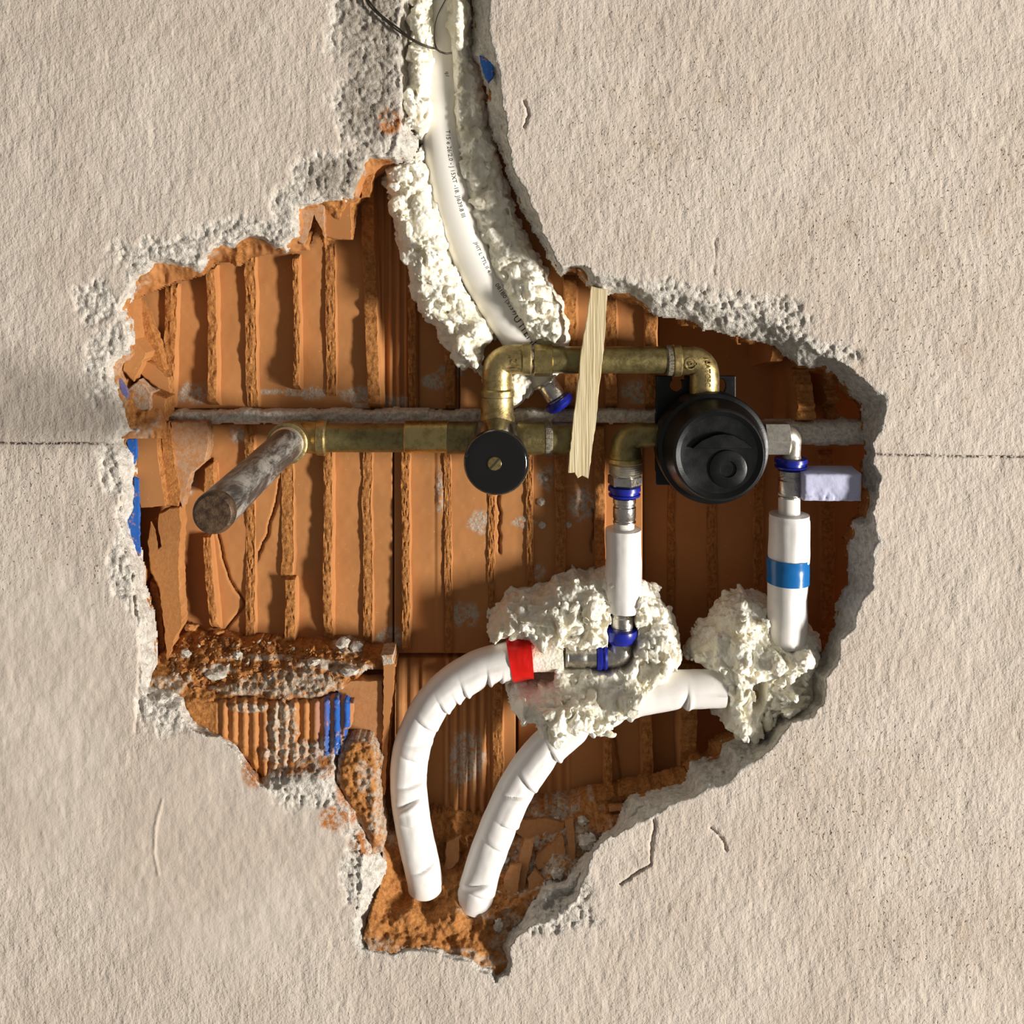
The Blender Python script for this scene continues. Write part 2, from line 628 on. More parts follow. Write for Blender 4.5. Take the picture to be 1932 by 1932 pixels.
# ------------------------------------------------------------------ outlines of the hole (front view)
EDGE_B = [  # inner, lower edge of the broken plaster: x, y, thickness there
    (785, -420, 40), (778, -100, 40), (774, 0, 40), (766, 40, 40), (762, 90, 40), (764, 160, 40), (764, 235, 40), (782, 262, 40),
    (788, 275, 40), (770, 298, 40), (745, 303, 35), (696, 302, 35), (690, 317, 32), (678, 340, 32), (667, 368, 32), (644, 377, 32),
    (616, 379, 32), (591, 382, 32), (563, 394, 32), (561, 424, 32), (560, 449, 32), (547, 457, 32), (538, 474, 32), (513, 464, 32),
    (492, 452, 32), (470, 446, 32), (448, 464, 32), (423, 464, 32), (405, 469, 32), (389, 489, 32), (374, 508, 32), (343, 505, 32),
    (318, 495, 32), (305, 494, 32), (290, 501, 32), (283, 517, 32), (254, 526, 32), (245, 557, 32), (232, 582, 32), (243, 607, 32),
    (249, 638, 32), (246, 663, 32), (223, 675, 32), (210, 688, 32), (217, 713, 32), (223, 734, 34), (235, 759, 36), (246, 790, 40),
    (252, 803, 40), (296, 797, 52), (290, 808, 52), (262, 822, 45), (240, 828, 40), (236, 836, 40), (243, 848, 44), (253, 867, 46),
    (257, 892, 48), (251, 909, 48), (257, 932, 50), (246, 969, 46), (238, 982, 44), (246, 1008, 46), (259, 1028, 50),
    (268, 1067, 54), (270, 1076, 54), (266, 1107, 54), (284, 1138, 58), (290, 1175, 58), (294, 1234, 58), (284, 1277, 52),
    (282, 1290, 45), (320, 1300, 40), (352, 1318, 38), (368, 1358, 36), (399, 1380, 30), (417, 1392, 30), (442, 1401, 30),
    (464, 1435, 28), (480, 1457, 28), (492, 1476, 26), (506, 1462, 26), (520, 1440, 26), (548, 1425, 26), (575, 1420, 26),
    (610, 1424, 26), (632, 1422, 26), (634, 1445, 22), (632, 1470, 18), (647, 1500, 18), (666, 1529, 18), (690, 1575, 20), (700, 1590, 22),
    (722, 1618, 40), (725, 1645, 46), (712, 1682, 40), (692, 1738, 24), (686, 1769, 14), (692, 1787, 10), (739, 1795, 9), (764, 1789, 9),
    (801, 1789, 9), (822, 1793, 9), (847, 1799, 9), (878, 1807, 9), (899, 1820, 9), (928, 1829, 12), (934, 1844, 16), (944, 1832, 22),
    (955, 1815, 26), (950, 1790, 32), (960, 1762, 40), (978, 1738, 50), (992, 1716, 60), (1014, 1693, 65), (1021, 1673, 70), (1041, 1666, 70),
    (1066, 1662, 70), (1089, 1631, 74), (1116, 1606, 76), (1132, 1588, 78), (1153, 1571, 80), (1170, 1548, 85), (1182, 1524, 90),
    (1186, 1509, 90), (1224, 1497, 90), (1259, 1486, 90), (1292, 1478, 90), (1311, 1441, 95), (1326, 1439, 95), (1356, 1427, 95),
    (1358, 1404, 90), (1389, 1390, 85), (1440, 1388, 80), (1444, 1371, 80), (1479, 1346, 80), (1510, 1334, 80), (1533, 1318, 80),
    (1531, 1295, 80), (1533, 1264, 80), (1552, 1243, 80), (1563, 1218, 80), (1577, 1180, 80), (1582, 1139, 80), (1600, 1113, 80),
    (1607, 1104, 80), (1605, 1085, 80), (1611, 1060, 80), (1605, 1027, 80), (1613, 986, 80), (1631, 975, 75), (1639, 939, 75),
    (1634, 911, 75), (1634, 885, 75), (1634, 848, 75), (1624, 807, 75), (1631, 786, 75), (1629, 766, 75), (1618, 752, 70), (1597, 730, 65),
    (1584, 705, 60), (1566, 699, 60), (1553, 685, 56), (1528, 688, 56), (1507, 680, 54), (1485, 668, 54), (1463, 646, 52), (1432, 634, 50),
    (1401, 632, 50), (1370, 623, 50), (1330, 616, 48), (1305, 599, 48), (1274, 596, 46), (1243, 592, 46), (1215, 578, 44),
    (1199, 561, 42), (1165, 551, 42), (1134, 547, 42), (1112, 534, 42), (1095, 508, 34), (1075, 506, 34), (1056, 515, 50), (1035, 478, 55),
    (1013, 435, 60), (985, 391, 60), (973, 351, 60), (957, 311, 60), (939, 264, 60), (929, 211, 60), (920, 161, 60), (905, 120, 60),
    (898, 93, 60), (895, 0, 60), (890, -100, 60), (885, -420, 60)]
EDGE_A = [  # outer edge, where the painted face stops
    (775, -430), (768, -100), (764, 0), (756, 40), (752, 90), (755, 160), (754, 240), (745, 265), (742, 296), (692, 297), (684, 315),
    (672, 338), (660, 363), (610, 373), (585, 378), (557, 390), (553, 445), (540, 452), (534, 466), (513, 458), (492, 446), (470, 440),
    (446, 457), (420, 457), (400, 464), (383, 484), (370, 500), (343, 498), (318, 489), (300, 488), (284, 496), (276, 511), (245, 520),
    (236, 555), (222, 580), (233, 607), (238, 638), (234, 655), (212, 668), (198, 686), (206, 713), (212, 734), (222, 759), (228, 785),
    (222, 815), (218, 834), (211, 858), (220, 873), (228, 912), (228, 935), (229, 990), (234, 1028), (249, 1075), (252, 1107), (259, 1153),
    (265, 1247), (266, 1290), (272, 1320), (300, 1335), (340, 1345), (352, 1375), (399, 1386), (417, 1397), (438, 1408), (458, 1440),
    (474, 1462), (492, 1484), (520, 1492), (545, 1485), (600, 1482), (622, 1486), (640, 1515), (660, 1545), (680, 1590), (683, 1612),
    (680, 1680), (670, 1740), (666, 1768), (684, 1793), (739, 1801), (764, 1795), (801, 1795), (822, 1799), (847, 1806), (878, 1815),
    (899, 1828), (924, 1837), (934, 1853), (957, 1833), (962, 1819), (960, 1794), (975, 1769), (992, 1750), (1051, 1733), (1089, 1700),
    (1105, 1642), (1122, 1598), (1171, 1569), (1233, 1540), (1262, 1520), (1312, 1503), (1341, 1487), (1370, 1476), (1398, 1448),
    (1421, 1439), (1454, 1413), (1468, 1390), (1491, 1364), (1533, 1355), (1551, 1322), (1558, 1278), (1579, 1257), (1584, 1208),
    (1610, 1185), (1626, 1148), (1647, 1104), (1650, 1050), (1667, 1024), (1655, 998), (1644, 967), (1660, 905), (1649, 874), (1647, 833),
    (1665, 812), (1673, 766), (1673, 741), (1650, 733), (1628, 714), (1597, 689), (1553, 672), (1516, 637), (1469, 615), (1416, 584),
    (1360, 584), (1317, 568), (1280, 547), (1224, 553), (1199, 540), (1165, 525), (1121, 520), (1098, 503), (1060, 505), (1047, 494),
    (1025, 441), (1010, 398), (985, 348), (963, 311), (957, 264), (948, 199), (945, 134), (935, 106), (926, 78), (923, 0), (920, -100),
    (915, -430)]
B_XY = [(a, b) for a, b, c in EDGE_B]
B_T = [c for a, b, c in EDGE_B]
CRACKS = [[(0, 835), (70, 837), (130, 836), (214, 838)], [(1652, 857), (1780, 860), (1932, 862), (2100, 866)]]
FISSURES = [[(1234, 1548), (1230, 1585), (1228, 1628), (1200, 1648), (1170, 1668)], [(1340, 1562), (1362, 1582), (1370, 1602)],
            [(988, 190), (998, 215), (990, 240)], [(228, 935), (229, 990), (236, 1032), (250, 1080), (256, 1160)]]
FISSURES2 = [[(258, 1160), (264, 1230), (262, 1300), (258, 1380)], [(1350, 450), (1348, 515)]]
RIDGE = [[(306, 1510), (293, 1560), (291, 1610), (299, 1650)]]


def warp(X, Y, amp=1.0):
    nx = fbm(X, Y, 26, 4, 3, 0.6) * 5.0 * amp
    ny = fbm(X, Y, 26, 4, 9, 0.6) * 5.0 * amp
    return X + nx, Y + ny


def plaster_fn(X, Y):
    sh = X.shape
    w = fbm(X, Y, 260, 3, 2) * 2.2 + fbm(X, Y, 60, 3, 5) * 1.1 + fbm(X, Y * 0.6, 14, 3, 1) * 0.75
    near = (X > 150) & (X < 1740) & (Y < 1910)
    x, y = X[near], Y[near]
    wx, wy = warp(x, y)
    dB, T = psd(wx, wy, B_XY, B_T)
    dA, _ = psd(wx, wy, EDGE_A)
    dA = np.minimum(dA, dB - 2.5)
    wl = w[near]
    ring = dA < 0
    qf = np.clip(-dA / (-dA + np.maximum(dB, 0) + 1e-6), 0, 1)
    steep = 0.35 + 0.9 * smooth(5, 45, -dA + np.maximum(dB, 0))
    rough = (ridged(x, y, 17, 3, 4) - 0.6) * 10 + fbm(x, y, 7, 3, 6) * 3.0
    # rough only where the slope is wide
    wid = smooth(4, 26, -dA + np.maximum(dB, 0))
    wr = -T * qf ** steep + rough * wid * np.sin(np.pi * np.clip(qf, 0, 1)) ** 0.5
    wl = np.where(ring, np.minimum(wr, wl), wl)
    below = dB < 0
    wl = np.where(below, -T - np.minimum(-dB, 9) * 3.0, wl)
    keep = dB > -7
    fr = np.where(ring, np.clip(qf * 8, 0, 1), 0)
    # whitish feathering outside the edge on the left
    fe = smooth(9, 0, dA) * 0.9 * (fbm(x, y, 20, 3, 8) > -0.5)
    fr = np.maximum(fr, fe)
    W2 = w
    W2[near] = wl
    mask = np.ones(sh, bool)
    mask[near] = keep
    F = np.zeros(sh)
    F[near] = fr
    # shallow chipped zones where the paint skin is gone
    ch = blobs(X, Y, [(705, 60, 95, 160), (690, 190, 75, 110), (640, 330, 95, 62), (720, 250, 45, 60), (180, 570, 45, 50), (205, 690, 55, 85),
                      (215, 880, 36, 70), (470, 440, 110, 34), (300, 480, 110, 40), (560, 395, 60, 60), (1230, 560, 130, 40),
                      (1420, 600, 140, 52), (1540, 672, 80, 45), (600, 1480, 110, 55), (690, 1640, 50, 120), (310, 1330, 60, 60),
                      (1080, 1700, 60, 60), (1020, 1745, 60, 30), (240, 1050, 40, 120)])
    ch = smooth(0.0, 0.35, ch + fbm(X, Y, 30, 4, 11) * 0.28)
    out = np.ones(sh, bool)
    out[near] = ~ring & ~below
    W2 = np.where(out, W2 - ch * (1.6 + np.maximum(0, ridged(X, Y, 15, 3, 12) - 0.55) * 16 + fbm(X, Y, 6, 2, 3) * 1.4), W2)
    F = np.maximum(F, ch * 0.8)
    clay = blobs(X, Y, [(668, 1495, 42, 75), (690, 1590, 40, 30), (735, 230, 28, 30), (630, 1545, 35, 30), (560, 1440, 90, 30),
                        (480, 1455, 30, 40), (610, 1450, 30, 22)])
    clay = smooth(0.0, 0.4, clay)
    line = np.zeros(sh)
    for c in CRACKS:
        d = line_dist(X, Y, c)
        line = np.maximum(line, smooth(3.4, 1.2, d))
        W2 = W2 - 1.5 * np.exp(-(d / 2.0) ** 2)
    for c in FISSURES:
        d = line_dist(X + fbm(X, Y, 10, 2, 4) * 2, Y + fbm(X, Y, 10, 2, 5) * 2, c)
        W2 = W2 - 7 * np.exp(-(d / 2.2) ** 2)
    for c in FISSURES2:
        d = line_dist(X + fbm(X, Y, 10, 2, 4) * 3, Y + fbm(X, Y, 10, 2, 5) * 3, c)
        W2 = W2 - 3 * np.exp(-(d / 2.5) ** 2)
    for c in RIDGE:
        d = line_dist(X, Y, c)
        W2 = W2 + 2.6 * np.exp(-(d / 2.6) ** 2)
    smt = blobs(X, Y, [(420, 1600, 330, 300), (90, 1350, 200, 420)])
    smt = smooth(0, 0.5, smt)
    pit = blobs(X, Y, [(1740, 430, 420, 420), (1720, 690, 300, 160), (1250, 260, 300, 300), (1760, 1700, 260, 260), (90, 1000, 190, 200),
                       (1640, 1500, 300, 250)])
    pit = smooth(0.0, 0.7, pit)
    grime = smooth(0.0, 0.5, blobs(X, Y, [(700, 50, 75, 190), (695, 190, 62, 120), (640, 335, 80, 50), (560, 1440, 80, 40)]))
    return W2, mask, {'grime': grime, 'fresh': F, 'clay': clay, 'line': line, 'smoothed': smt, 'pit': pit}


xs = np.concatenate([np.arange(-900, -30, 30), np.arange(-30, 1962, 2.5), np.arange(1962, 2800, 30)])
ys = np.concatenate([np.arange(-900, -30, 30), np.arange(-30, 1962, 2.5), np.arange(1962, 2800, 30)])
wall = bpy.data.objects.new('wall_back', None)
COL.objects.link(wall)
wall.location = (0, 0, ZC)
wall['kind'] = 'structure'
wall['label'] = 'rough beige plastered wall with a hole broken down to hollow clay bricks'
relief('plaster', xs, ys, plaster_fn, M_PLASTER, wall)
# body of the wall behind everything
cu = [up(-900, -900, -400), up(2800, -900, -400), up(2800, 2800, -400), up(-900, 2800, -400)]
cb = [c - np.array([0, 0, 120]) for c in cu]
mk('wall_core', np.array(cu + cb), [(0, 3, 2, 1), (4, 5, 6, 7), (0, 1, 5, 4), (1, 2, 6, 5), (2, 3, 7, 6), (3, 0, 4, 7)], M_TERRA, wall,
   smooth_sh=False)

# ------------------------------------------------------------------ hollow bricks of the cavity
BRICK_CRACKS = {'L1': [[(412, 1008), (430, 1085), (463, 1140), (425, 1188)], [(530, 905), (505, 1010), (480, 1060)]],
                'L2': [[(941, 930), (942, 1042)], [(1119, 960), (1122, 1000), (1115, 1040)]], 'U1': [], 'U2': [[(1130, 590), (1112, 640)]],
                'U3': [], 'T2': [], 'T3': [[(1153, 1370), (1165, 1430), (1170, 1470)]]}
SMEARS = [(370, 815, 14, 22), (345, 905, 28, 40), (366, 742, 40, 24), (590, 742, 22, 18), (680, 748, 40, 24), (820, 720, 30, 18),
          (740, 758, 60, 14), (1100, 950, 34, 40), (1090, 870, 22, 20), (740, 1205, 40, 24), (880, 1160, 34, 30), (880, 1430, 40, 70),
          (1210, 740, 40, 30), (450, 820, 28, 18), (905, 985, 30, 24), (1030, 900, 20, 30), (1015, 1080, 16, 20), (850, 700, 30, 16),
          (560, 740, 110, 8), (830, 930, 10, 50), (990, 985, 30, 12)]


def brick_fn(key, base, ridge=None, rows=None):
    def fn(X, Y):
        w = base + fbm(X, Y, 90, 2, 3) * 2.0 + fbm(X, Y, 22, 3, 6) * 0.6
        if ridge:
            for (x0, x1, dep, per, amp) in ridge:
                m = smooth(x0 - 3, x0 + 3, X) * smooth(x1 + 3, x1 - 3, X)
                ph = ((X - x0) / per) % 1.0
                saw = smooth(0.0, 0.18, ph) * smooth(0.75, 0.5, ph)
                w = w + m * (dep + amp * (saw - 0.3))
        mort = smooth(0.0, 0.45, blobs(X, Y, SMEARS) + fbm(X, Y, 16, 3, 7) * 0.2)
        w = w + mort * np.maximum(0, fbm(X, Y, 8, 3, 2)) * 2.5
        for c in BRICK_CRACKS.get(key, []):
            d = line_dist(X + fbm(X, Y, 14, 2, 4) * 2, Y, c)
            w = w - 12 * np.exp(-(d / 1.9) ** 2)
        return w, np.ones(X.shape, bool), {'mortar': mort, 'broken': np.zeros(X.shape)}
    return fn


def brick(key, x0, y0, x1, y1, base, ridge=None):
    o = relief('hollow_brick', np.arange(x0, x1 + .1, 2.6), np.arange(y0, y1 + .1, 3.2), brick_fn(key, base, ridge), M_TERRA, wall, thick=50)
    return o


U1 = brick('U1', 215, 240, 700, 774, -150)
UG = brick('U1', 702, 200, 866, 774, -165, [(716, 790, -6, 15, 9)])
U2 = brick('U2', 868, 200, 1240, 777, -150)
U3 = brick('U3', 1242, 520, 1700, 806, -275)
L1 = brick('L1', 228, 800, 742, 1238, -150)
L2 = brick('L2', 744, 800, 1212, 1233, -150, [(820, 850, 0, 30, 3), (1000, 1004, -3, 4, 0)])
L3 = brick('L3', 1215, 806, 1700, 1236, -262)
T2 = brick('T2', 744, 1240, 975, 1640, -170, [(836, 924, 4, 17.2, 11), (748, 800, 0, 22, 4)])
T3 = brick('T3', 978, 1240, 1440, 1640, -215, [(1030, 1074, 0, 20, 6)])


def web(par, top, bot, width, h, base=-150, seed=0, var=0.5, name='web', rng=None):
    """broken remnant of a cross wall of the hollow brick; its rough fracture faces out"""
    x0, y0 = top
    x1, y1 = bot
    n = max(6, int(abs(y1 - y0) / 4))
    yy = np.linspace(y0, y1, n)
    xx = np.linspace(x0, x1, n)
    one = np.zeros(n)
    hn = 1 + var * fbm(yy, one + seed * 50, 130, 2, seed) + 0.12 * fbm(yy, one, 16, 3, seed + 1)
    H = np.maximum(2.0, h * hn)
    H *= smooth(0, 3, np.arange(n) + 0.6) * smooth(0, 3, n - np.arange(n) - 0.4) * 0.9 + 0.1
    half = width / 2 * (1 + 0.10 * fbm(yy, one, 14, 3, seed + 3))
    xx = xx + fbm(yy, one + 9, 40, 3, seed + 5) * 1.6
    cols = [(-1.02, 0), (-1, 0.85), (-0.92, 1), (-0.6, 1), (-0.3, 1), (0, 1), (0.3, 1), (0.6, 1), (0.9, 1), (1.0, 0.9), (1.06, 0.5), (1.14, 0.2), (1.4, 0.02), (1.42, -0.5)]
    rows = []
    brk = []
    for a, b in cols:
        t = a * (half if abs(a) < 1 else width / 2)
        ww = base + H * b if b > 0 else base - 6 + 0 * H
        if b == 1:
            ww = ww + fbm(yy, one + a * 30 + seed * 7, 9, 3, seed + 2) * 2.2 - abs(a) * 1.0
        k = (DP - (base + h)) / DP
        rows.append(np.stack([(xx + t - FX) * k, (yy - FY) * (DP - ww) / DP, ww], 1))
        brk.append(np.full(n, 1.0 if b > 0.9 else 0.0))
    U = np.stack(rows, 1)
    m = len(cols)
    idx = np.arange(n * m).reshape(n, m)
    f = np.stack([idx[:-1, :-1], idx[1:, :-1], idx[1:, 1:], idx[:-1, 1:]], -1).reshape(-1, 4)
    f = np.concatenate([f])
    fl = [tuple(r) for r in f] + [tuple(idx[0]), tuple(idx[-1][::-1])]
    return mk(name, U.reshape(-1, 3), fl, M_TERRA, par, {'broken': np.stack(brk, 1)}, 40)


for a in [((323, 535), (316, 768), 22, 13, 1), ((396, 500), (402, 764), 17, 21, 2), ((471, 478), (476, 768), 20, 8, 3),
          ((556, 480), (561, 735), 11, 28, 4), ((622, 460), (626, 748), 18, 7, 5)]:
    web(U1, a[0], a[1], a[2], a[3], -150, a[4])
for a in [((692, 330), (706, 770), 24, 22, 6, -160), ((775, 440), (778, 772), 14, 16, 7, -165), ((845, 500), (850, 772), 18, 20, 8, -165)]:
    web(UG, a[0], a[1], a[2], a[3], a[5], a[4])
for a in [((1074, 520), (1078, 770), 24, 16, 9), ((1152, 545), (1154, 768), 22, 22, 10), ((1228, 580), (1230, 770), 22, 20, 11)]:
    web(U2, a[0], a[1], a[2], a[3], -150, a[4])
for a in [((1512, 660), (1515, 800), 34, 52, 14),
          ((1570, 700), (1575, 800), 26, 48, 15), ((1462, 640), (1466, 690), 26, 60, 3)]:
    web(U3, a[0], a[1], a[2], a[3] + 110, -275, a[4], 0.25)
for a in [((395, 872), (396, 932), 18, 18, 16), ((388, 1006), (404, 1186), 15, 27, 4), ((470, 800), (474, 1222), 17, 7, 1),
          ((541, 806), (543, 1090), 22, 5, 2), ((545, 1086), (547, 1228), 19, 24, 3), ((618, 800), (618, 1216), 17, 22, 5), ((692, 800), (694, 1218), 17, 5, 6)]:
    web(L1, a[0], a[1], a[2], a[3], -150, a[4], 0.55)
for a in [((763, 800), (766, 1232), 15, 20, 7), ((843, 802), (846, 1232), 13, 6, 8), ((926, 802), (928, 1232), 12, 4, 9),
          ((998, 802), (1000, 1232), 12, 6, 10), ((1056, 802), (1059, 1232), 18, 17, 11), ((1131, 802), (1134, 1232), 19, 20, 12)]:
    web(L2, a[0], a[1], a[2], a[3], -150, a[4], 0.4)
for a in [((1266, 812), (1268, 1236), 14, 5, 13), ((1342, 812), (1344, 1236), 18, 7, 14), ((1430, 812), (1432, 1236), 18, 12, 1),
          ((1560, 850), (1562, 1236), 26, 24, 2)]:
    web(L3, a[0], a[1], a[2], a[3] * 0.6, -262, a[4], 0.4)
web(T2, (938, 1245), (940, 1600), 18, 12, -170, 3)
for a in [((1146, 1244), (1150, 1540), 16, 16, 4), ((1219, 1244), (1222, 1530), 22, 16, 5), ((1296, 1244), (1302, 1510), 32, 50, 6)]:
    web(T3, a[0], a[1], a[2], a[3] + 20, -215, a[4], 0.3)


# mortar bed between the courses
def mortar_fn(X, Y):
    cx = 787 + smooth(1240, 1520, X) * 30 + fbm(X, X * 0, 60, 3, 2) * 2.0
    hw = 12.5 + smooth(1380, 1560, X) * 9 + fbm(X, X * 0 + 5, 22, 3, 4) * 2.2
    t = (Y - cx) / hw
    w = -114 + fbm(X, Y, 9, 3, 3) * 3.0 + fbm(X, Y, 40, 2, 5) * 3 + smooth(1400, 1640, X) * 36 - np.abs(t) ** 4 * 10
    return w, np.abs(t) < 1.12, {}


relief('mortar_joint', np.arange(300, 1652, 2.4), np.arange(762, 862, 2.4), mortar_fn, M_MORTAR, wall, thick=34)


# fracture of the outer brick shell under the plaster
EDGE_C = [(775, 200), (768, 300), (700, 337), (684, 374), (672, 388), (664, 452), (616, 452), (613, 467), (602, 440), (592, 430), (584, 452), (578, 470), (551, 477), (501, 480),
          (476, 483), (448, 501), (430, 492), (405, 495), (380, 517), (340, 530), (311, 539), (287, 551), (268, 557), (257, 576),
          (259, 607), (257, 644), (276, 664), (262, 700), (256, 722), (275, 745), (305, 752), (318, 775), (318, 815), (900, 815), (900, 200)]


def shell_left(X, Y):
    wx, wy = warp(X, Y, 0.5)
    dB, _ = psd(X, Y, B_XY)
    dC, _ = psd(wx, wy, EDGE_C)
    dC2 = np.maximum(dC, 0)
    t = np.clip((-dB) / (-dB + dC2 + 1e-6), 0, 1)
    w = -33 - 62 * t ** 1.2 + (ridged(X * 1.8, Y, 30, 3, 5) - 0.6) * 22 * np.clip(t * 4, 0, 1) + fbm(X, Y, 7, 3, 2) * 2
    w = np.minimum(w, -31)
    w = np.where(dC < 0, w - 8 * np.minimum(-dC, 6), w)
    keep = (dB < 12) & (dC > -3.5) & ((Y < 796) | (X < 312))
    return w, keep, {'broken': smooth(0.0, 0.6, fbm(X, Y, 40, 3, 6) + 0.55), 'mortar': 0.5 * smooth(0.2, 0.6, fbm(X, Y, 34, 3, 1)) * (t < 0.5)}


relief('broken_shell', np.arange(190, 790, 2.5), np.arange(270, 830, 2.5), shell_left, M_TERRA, U1, thick=14)


def shell_edge(wb, wd, width, seed):
    def fn(X, Y):
        dB, T = psd(X, Y, B_XY, B_T)
        wid = width * np.maximum(0.08, 0.55 + 0.9 * fbm(X, Y, 55, 3, seed) + 0.3 * fbm(X, Y, 12, 2, seed + 1))
        t = np.clip(-dB / wid, 0, 1.3)
        w = -T - 2 - wd * t + fbm(X, Y, 9, 3, seed + 2) * 2.5
        return w, (dB < 10) & (-dB < wid), {'broken': np.ones(X.shape), 'mortar': np.zeros(X.shape)}
    return fn


relief('broken_shell', np.arange(1080, 1660, 2.5), np.arange(490, 815, 2.5), shell_edge(-50, 50, 16, 4), M_TERRA, U3, thick=8)
relief('broken_shell', np.arange(1460, 1660, 2.5), np.arange(830, 1330, 2.5), shell_edge(-60, 55, 12, 7), M_TERRA, L3, thick=8)
relief('broken_shell', np.arange(1170, 1540, 2.5), np.arange(1310, 1560, 2.5), shell_edge(-60, 55, 20, 2), M_TERRA, T3, thick=8)
relief('broken_shell', np.arange(885, 1090, 2.5), np.arange(-60, 530, 2.5), shell_edge(-50, 60, 14, 6), M_TERRA, U2, thick=8)
relief('broken_shell', np.arange(225, 310, 2.5), np.arange(820, 1300, 2.5), shell_edge(-40, 60, 14, 9), M_TERRA, L1, thick=8)

# loose cracked pieces of the left brick, each a slab of its own
A0 = {'broken': 0.0, 'edge_broken': 1, 'mortar': 0.0}
A1 = {'broken': 0.9, 'mortar': 0.0}


def frag(par, poly, w, th=24, tilt=(0, 0), seed=1, at=A0, amp=1.3, name='brick_fragment'):
    return ext(name, poly, w, th, M_TERRA, par, 2.0, 6, amp, tilt, seed, dict(at))


frag(L1, [(250, 812), (294, 806), (300, 870), (312, 955), (266, 958), (258, 930)], -62, 60, (0.1, 0), 2)
frag(L1, [(303, 798), (318, 796), (326, 845), (334, 900), (341, 930), (336, 956), (314, 955), (308, 890)], -84, 50, (0, 0), 3, A1)
frag(L1, [(322, 796), (391, 795), (394, 830), (388, 872), (358, 898), (350, 930), (343, 958), (330, 900)], -92, 40, (0, 0.05), 4,
     {'broken': 0.0, 'edge_broken': 1, 'mortar': 0.35})
frag(L1, [(300, 968), (320, 958), (338, 958), (342, 985), (338, 1040), (339, 1100), (344, 1180), (330, 1205), (316, 1250), (309, 1180), (300, 1110), (283, 1075),
          (278, 1020), (284, 985), (293, 1000), (298, 1036), (305, 1030), (298, 990)], -78, 40, (0.12, 0), 5, {'broken': 0.35, 'mortar': 0.0})
frag(L1, [(283, 1095), (296, 1102), (306, 1150), (312, 1250), (292, 1258), (286, 1180)], -104, 40, (0, 0), 6, A1)
frag(L1, [(386, 884), (403, 872), (405, 915), (384, 935)], -112, 34, (0, 0), 7, A1)
# upper left shell pieces hanging behind the plaster
frag(U1, [(614, 380), (662, 384), (665, 420), (663, 452), (640, 452), (613, 446)], -58, 26, (0.1, 0), 8)
frag(U1, [(560, 392), (612, 380), (614, 450), (604, 425), (594, 402), (584, 430), (572, 462), (556, 452)], -44, 18, (0, -0.1), 9,
     {'broken': 0.0, 'edge_broken': 1, 'mortar': 0.4})
frag(U1, [(700, 300), (712, 310), (703, 340), (697, 372), (682, 374), (680, 348), (694, 322)], -66, 24, (0, 0), 10, A1)
frag(U1, [(232, 582), (248, 560), (256, 640), (276, 666), (262, 700), (252, 720), (232, 700), (246, 640)], -50, 60, (-0.1, 0), 11,
     {'broken': 0.25, 'mortar': 0.0})
frag(U1, [(262, 566), (278, 590), (300, 650), (310, 700), (296, 694), (270, 660), (258, 610)], -104, 30, (0, 0), 12, A1)
frag(U1, [(266, 678), (284, 684), (318, 712), (322, 742), (300, 734), (270, 710), (258, 700)], -78, 26, (0, 0.1), 13)
frag(U1, [(290, 742), (313, 752), (312, 790), (286, 796), (284, 760)], -70, 60, (0, 0), 14)
frag(U1, [(240, 735), (262, 716), (284, 740), (284, 798), (252, 806), (244, 780)], -56, 60, (0, 0), 15, {'broken': 0.5, 'mortar': 0.7})
# blue-marked outer skin of the brick showing at the left rim
frag(L1, [(236, 828), (257, 826), (258, 864), (253, 876), (243, 850)], -44, 10, (0, 0), 16, {'broken': 0.0, 'mortar': 0.0, 'blue': 1.0}, 1, 'blue_marked_face')
frag(L1, [(253, 900), (260, 905), (262, 960), (263, 1050), (254, 1032), (240, 1006), (237, 988), (252, 958)], -46, 10, (0, 0), 17, {'broken': 0.0, 'mortar': 0.0, 'blue': 1.0}, 1, 'blue_marked_face')
frag(U1, [(224, 712), (240, 735), (248, 800), (232, 770)], -38, 10, (0, 0), 18, {'broken': 0.1, 'mortar': 0.3, 'blue': 0.7}, 1, 'blue_marked_face')
frag(U2, [(904, 104), (918, 110), (932, 120), (931, 146), (921, 157), (910, 134)], -24, 14, (0.9, 0), 19, {'broken': 0.0, 'mortar': 0.0, 'blue': 1.0}, 1, 'blue_marked_face')


# ------------------------------------------------------------------ third course on the left: ledge, grooved face, broken core
def mound_w(X, Y):
    t = np.clip((Y - 1186) / (1312 - 1186), 0, 1.2)
    w = -142 + 104 * t + 14 * np.sin(np.clip(t, 0, 1) * np.pi)
    w = w + (ridged(X, Y, 34, 4, 3) - 0.6) * 22 + fbm(X, Y, 9, 3, 5) * 4
    return w


MOUND = [(284, 1235), (310, 1225), (335, 1192), (360, 1180), (400, 1192), (470, 1205), (560, 1212), (650, 1215), (700, 1236), (742, 1238),
         (742, 1256), (690, 1262), (662, 1280), (640, 1300), (600, 1318), (540, 1326), (470, 1318), (410, 1322), (360, 1330), (300, 1308), (270, 1290)]


def mound_fn(X, Y):
    d, _ = psd(X + fbm(X, Y, 14, 3, 4) * 3, Y + fbm(X, Y, 14, 3, 6) * 3, MOUND)
    w = mound_w(X, Y) - smooth(-10, 4, d) * 12
    mo = smooth(0.0, 0.35, blobs(X, Y, [(655, 1215, 34, 22), (410, 1264, 40, 14), (580, 1290, 60, 24), (460, 1300, 70, 14), (320, 1290, 44, 20),
                                        (600, 1252, 60, 12), (655, 1262, 60, 14), (350, 1235, 14, 10), (560, 1290, 110, 30), (500, 1240, 90, 8)]) + fbm(X, Y, 14, 3, 2) * 0.22)
    return w + mo * 5, d < 5, {'broken': np.ones(X.shape), 'mortar': mo}


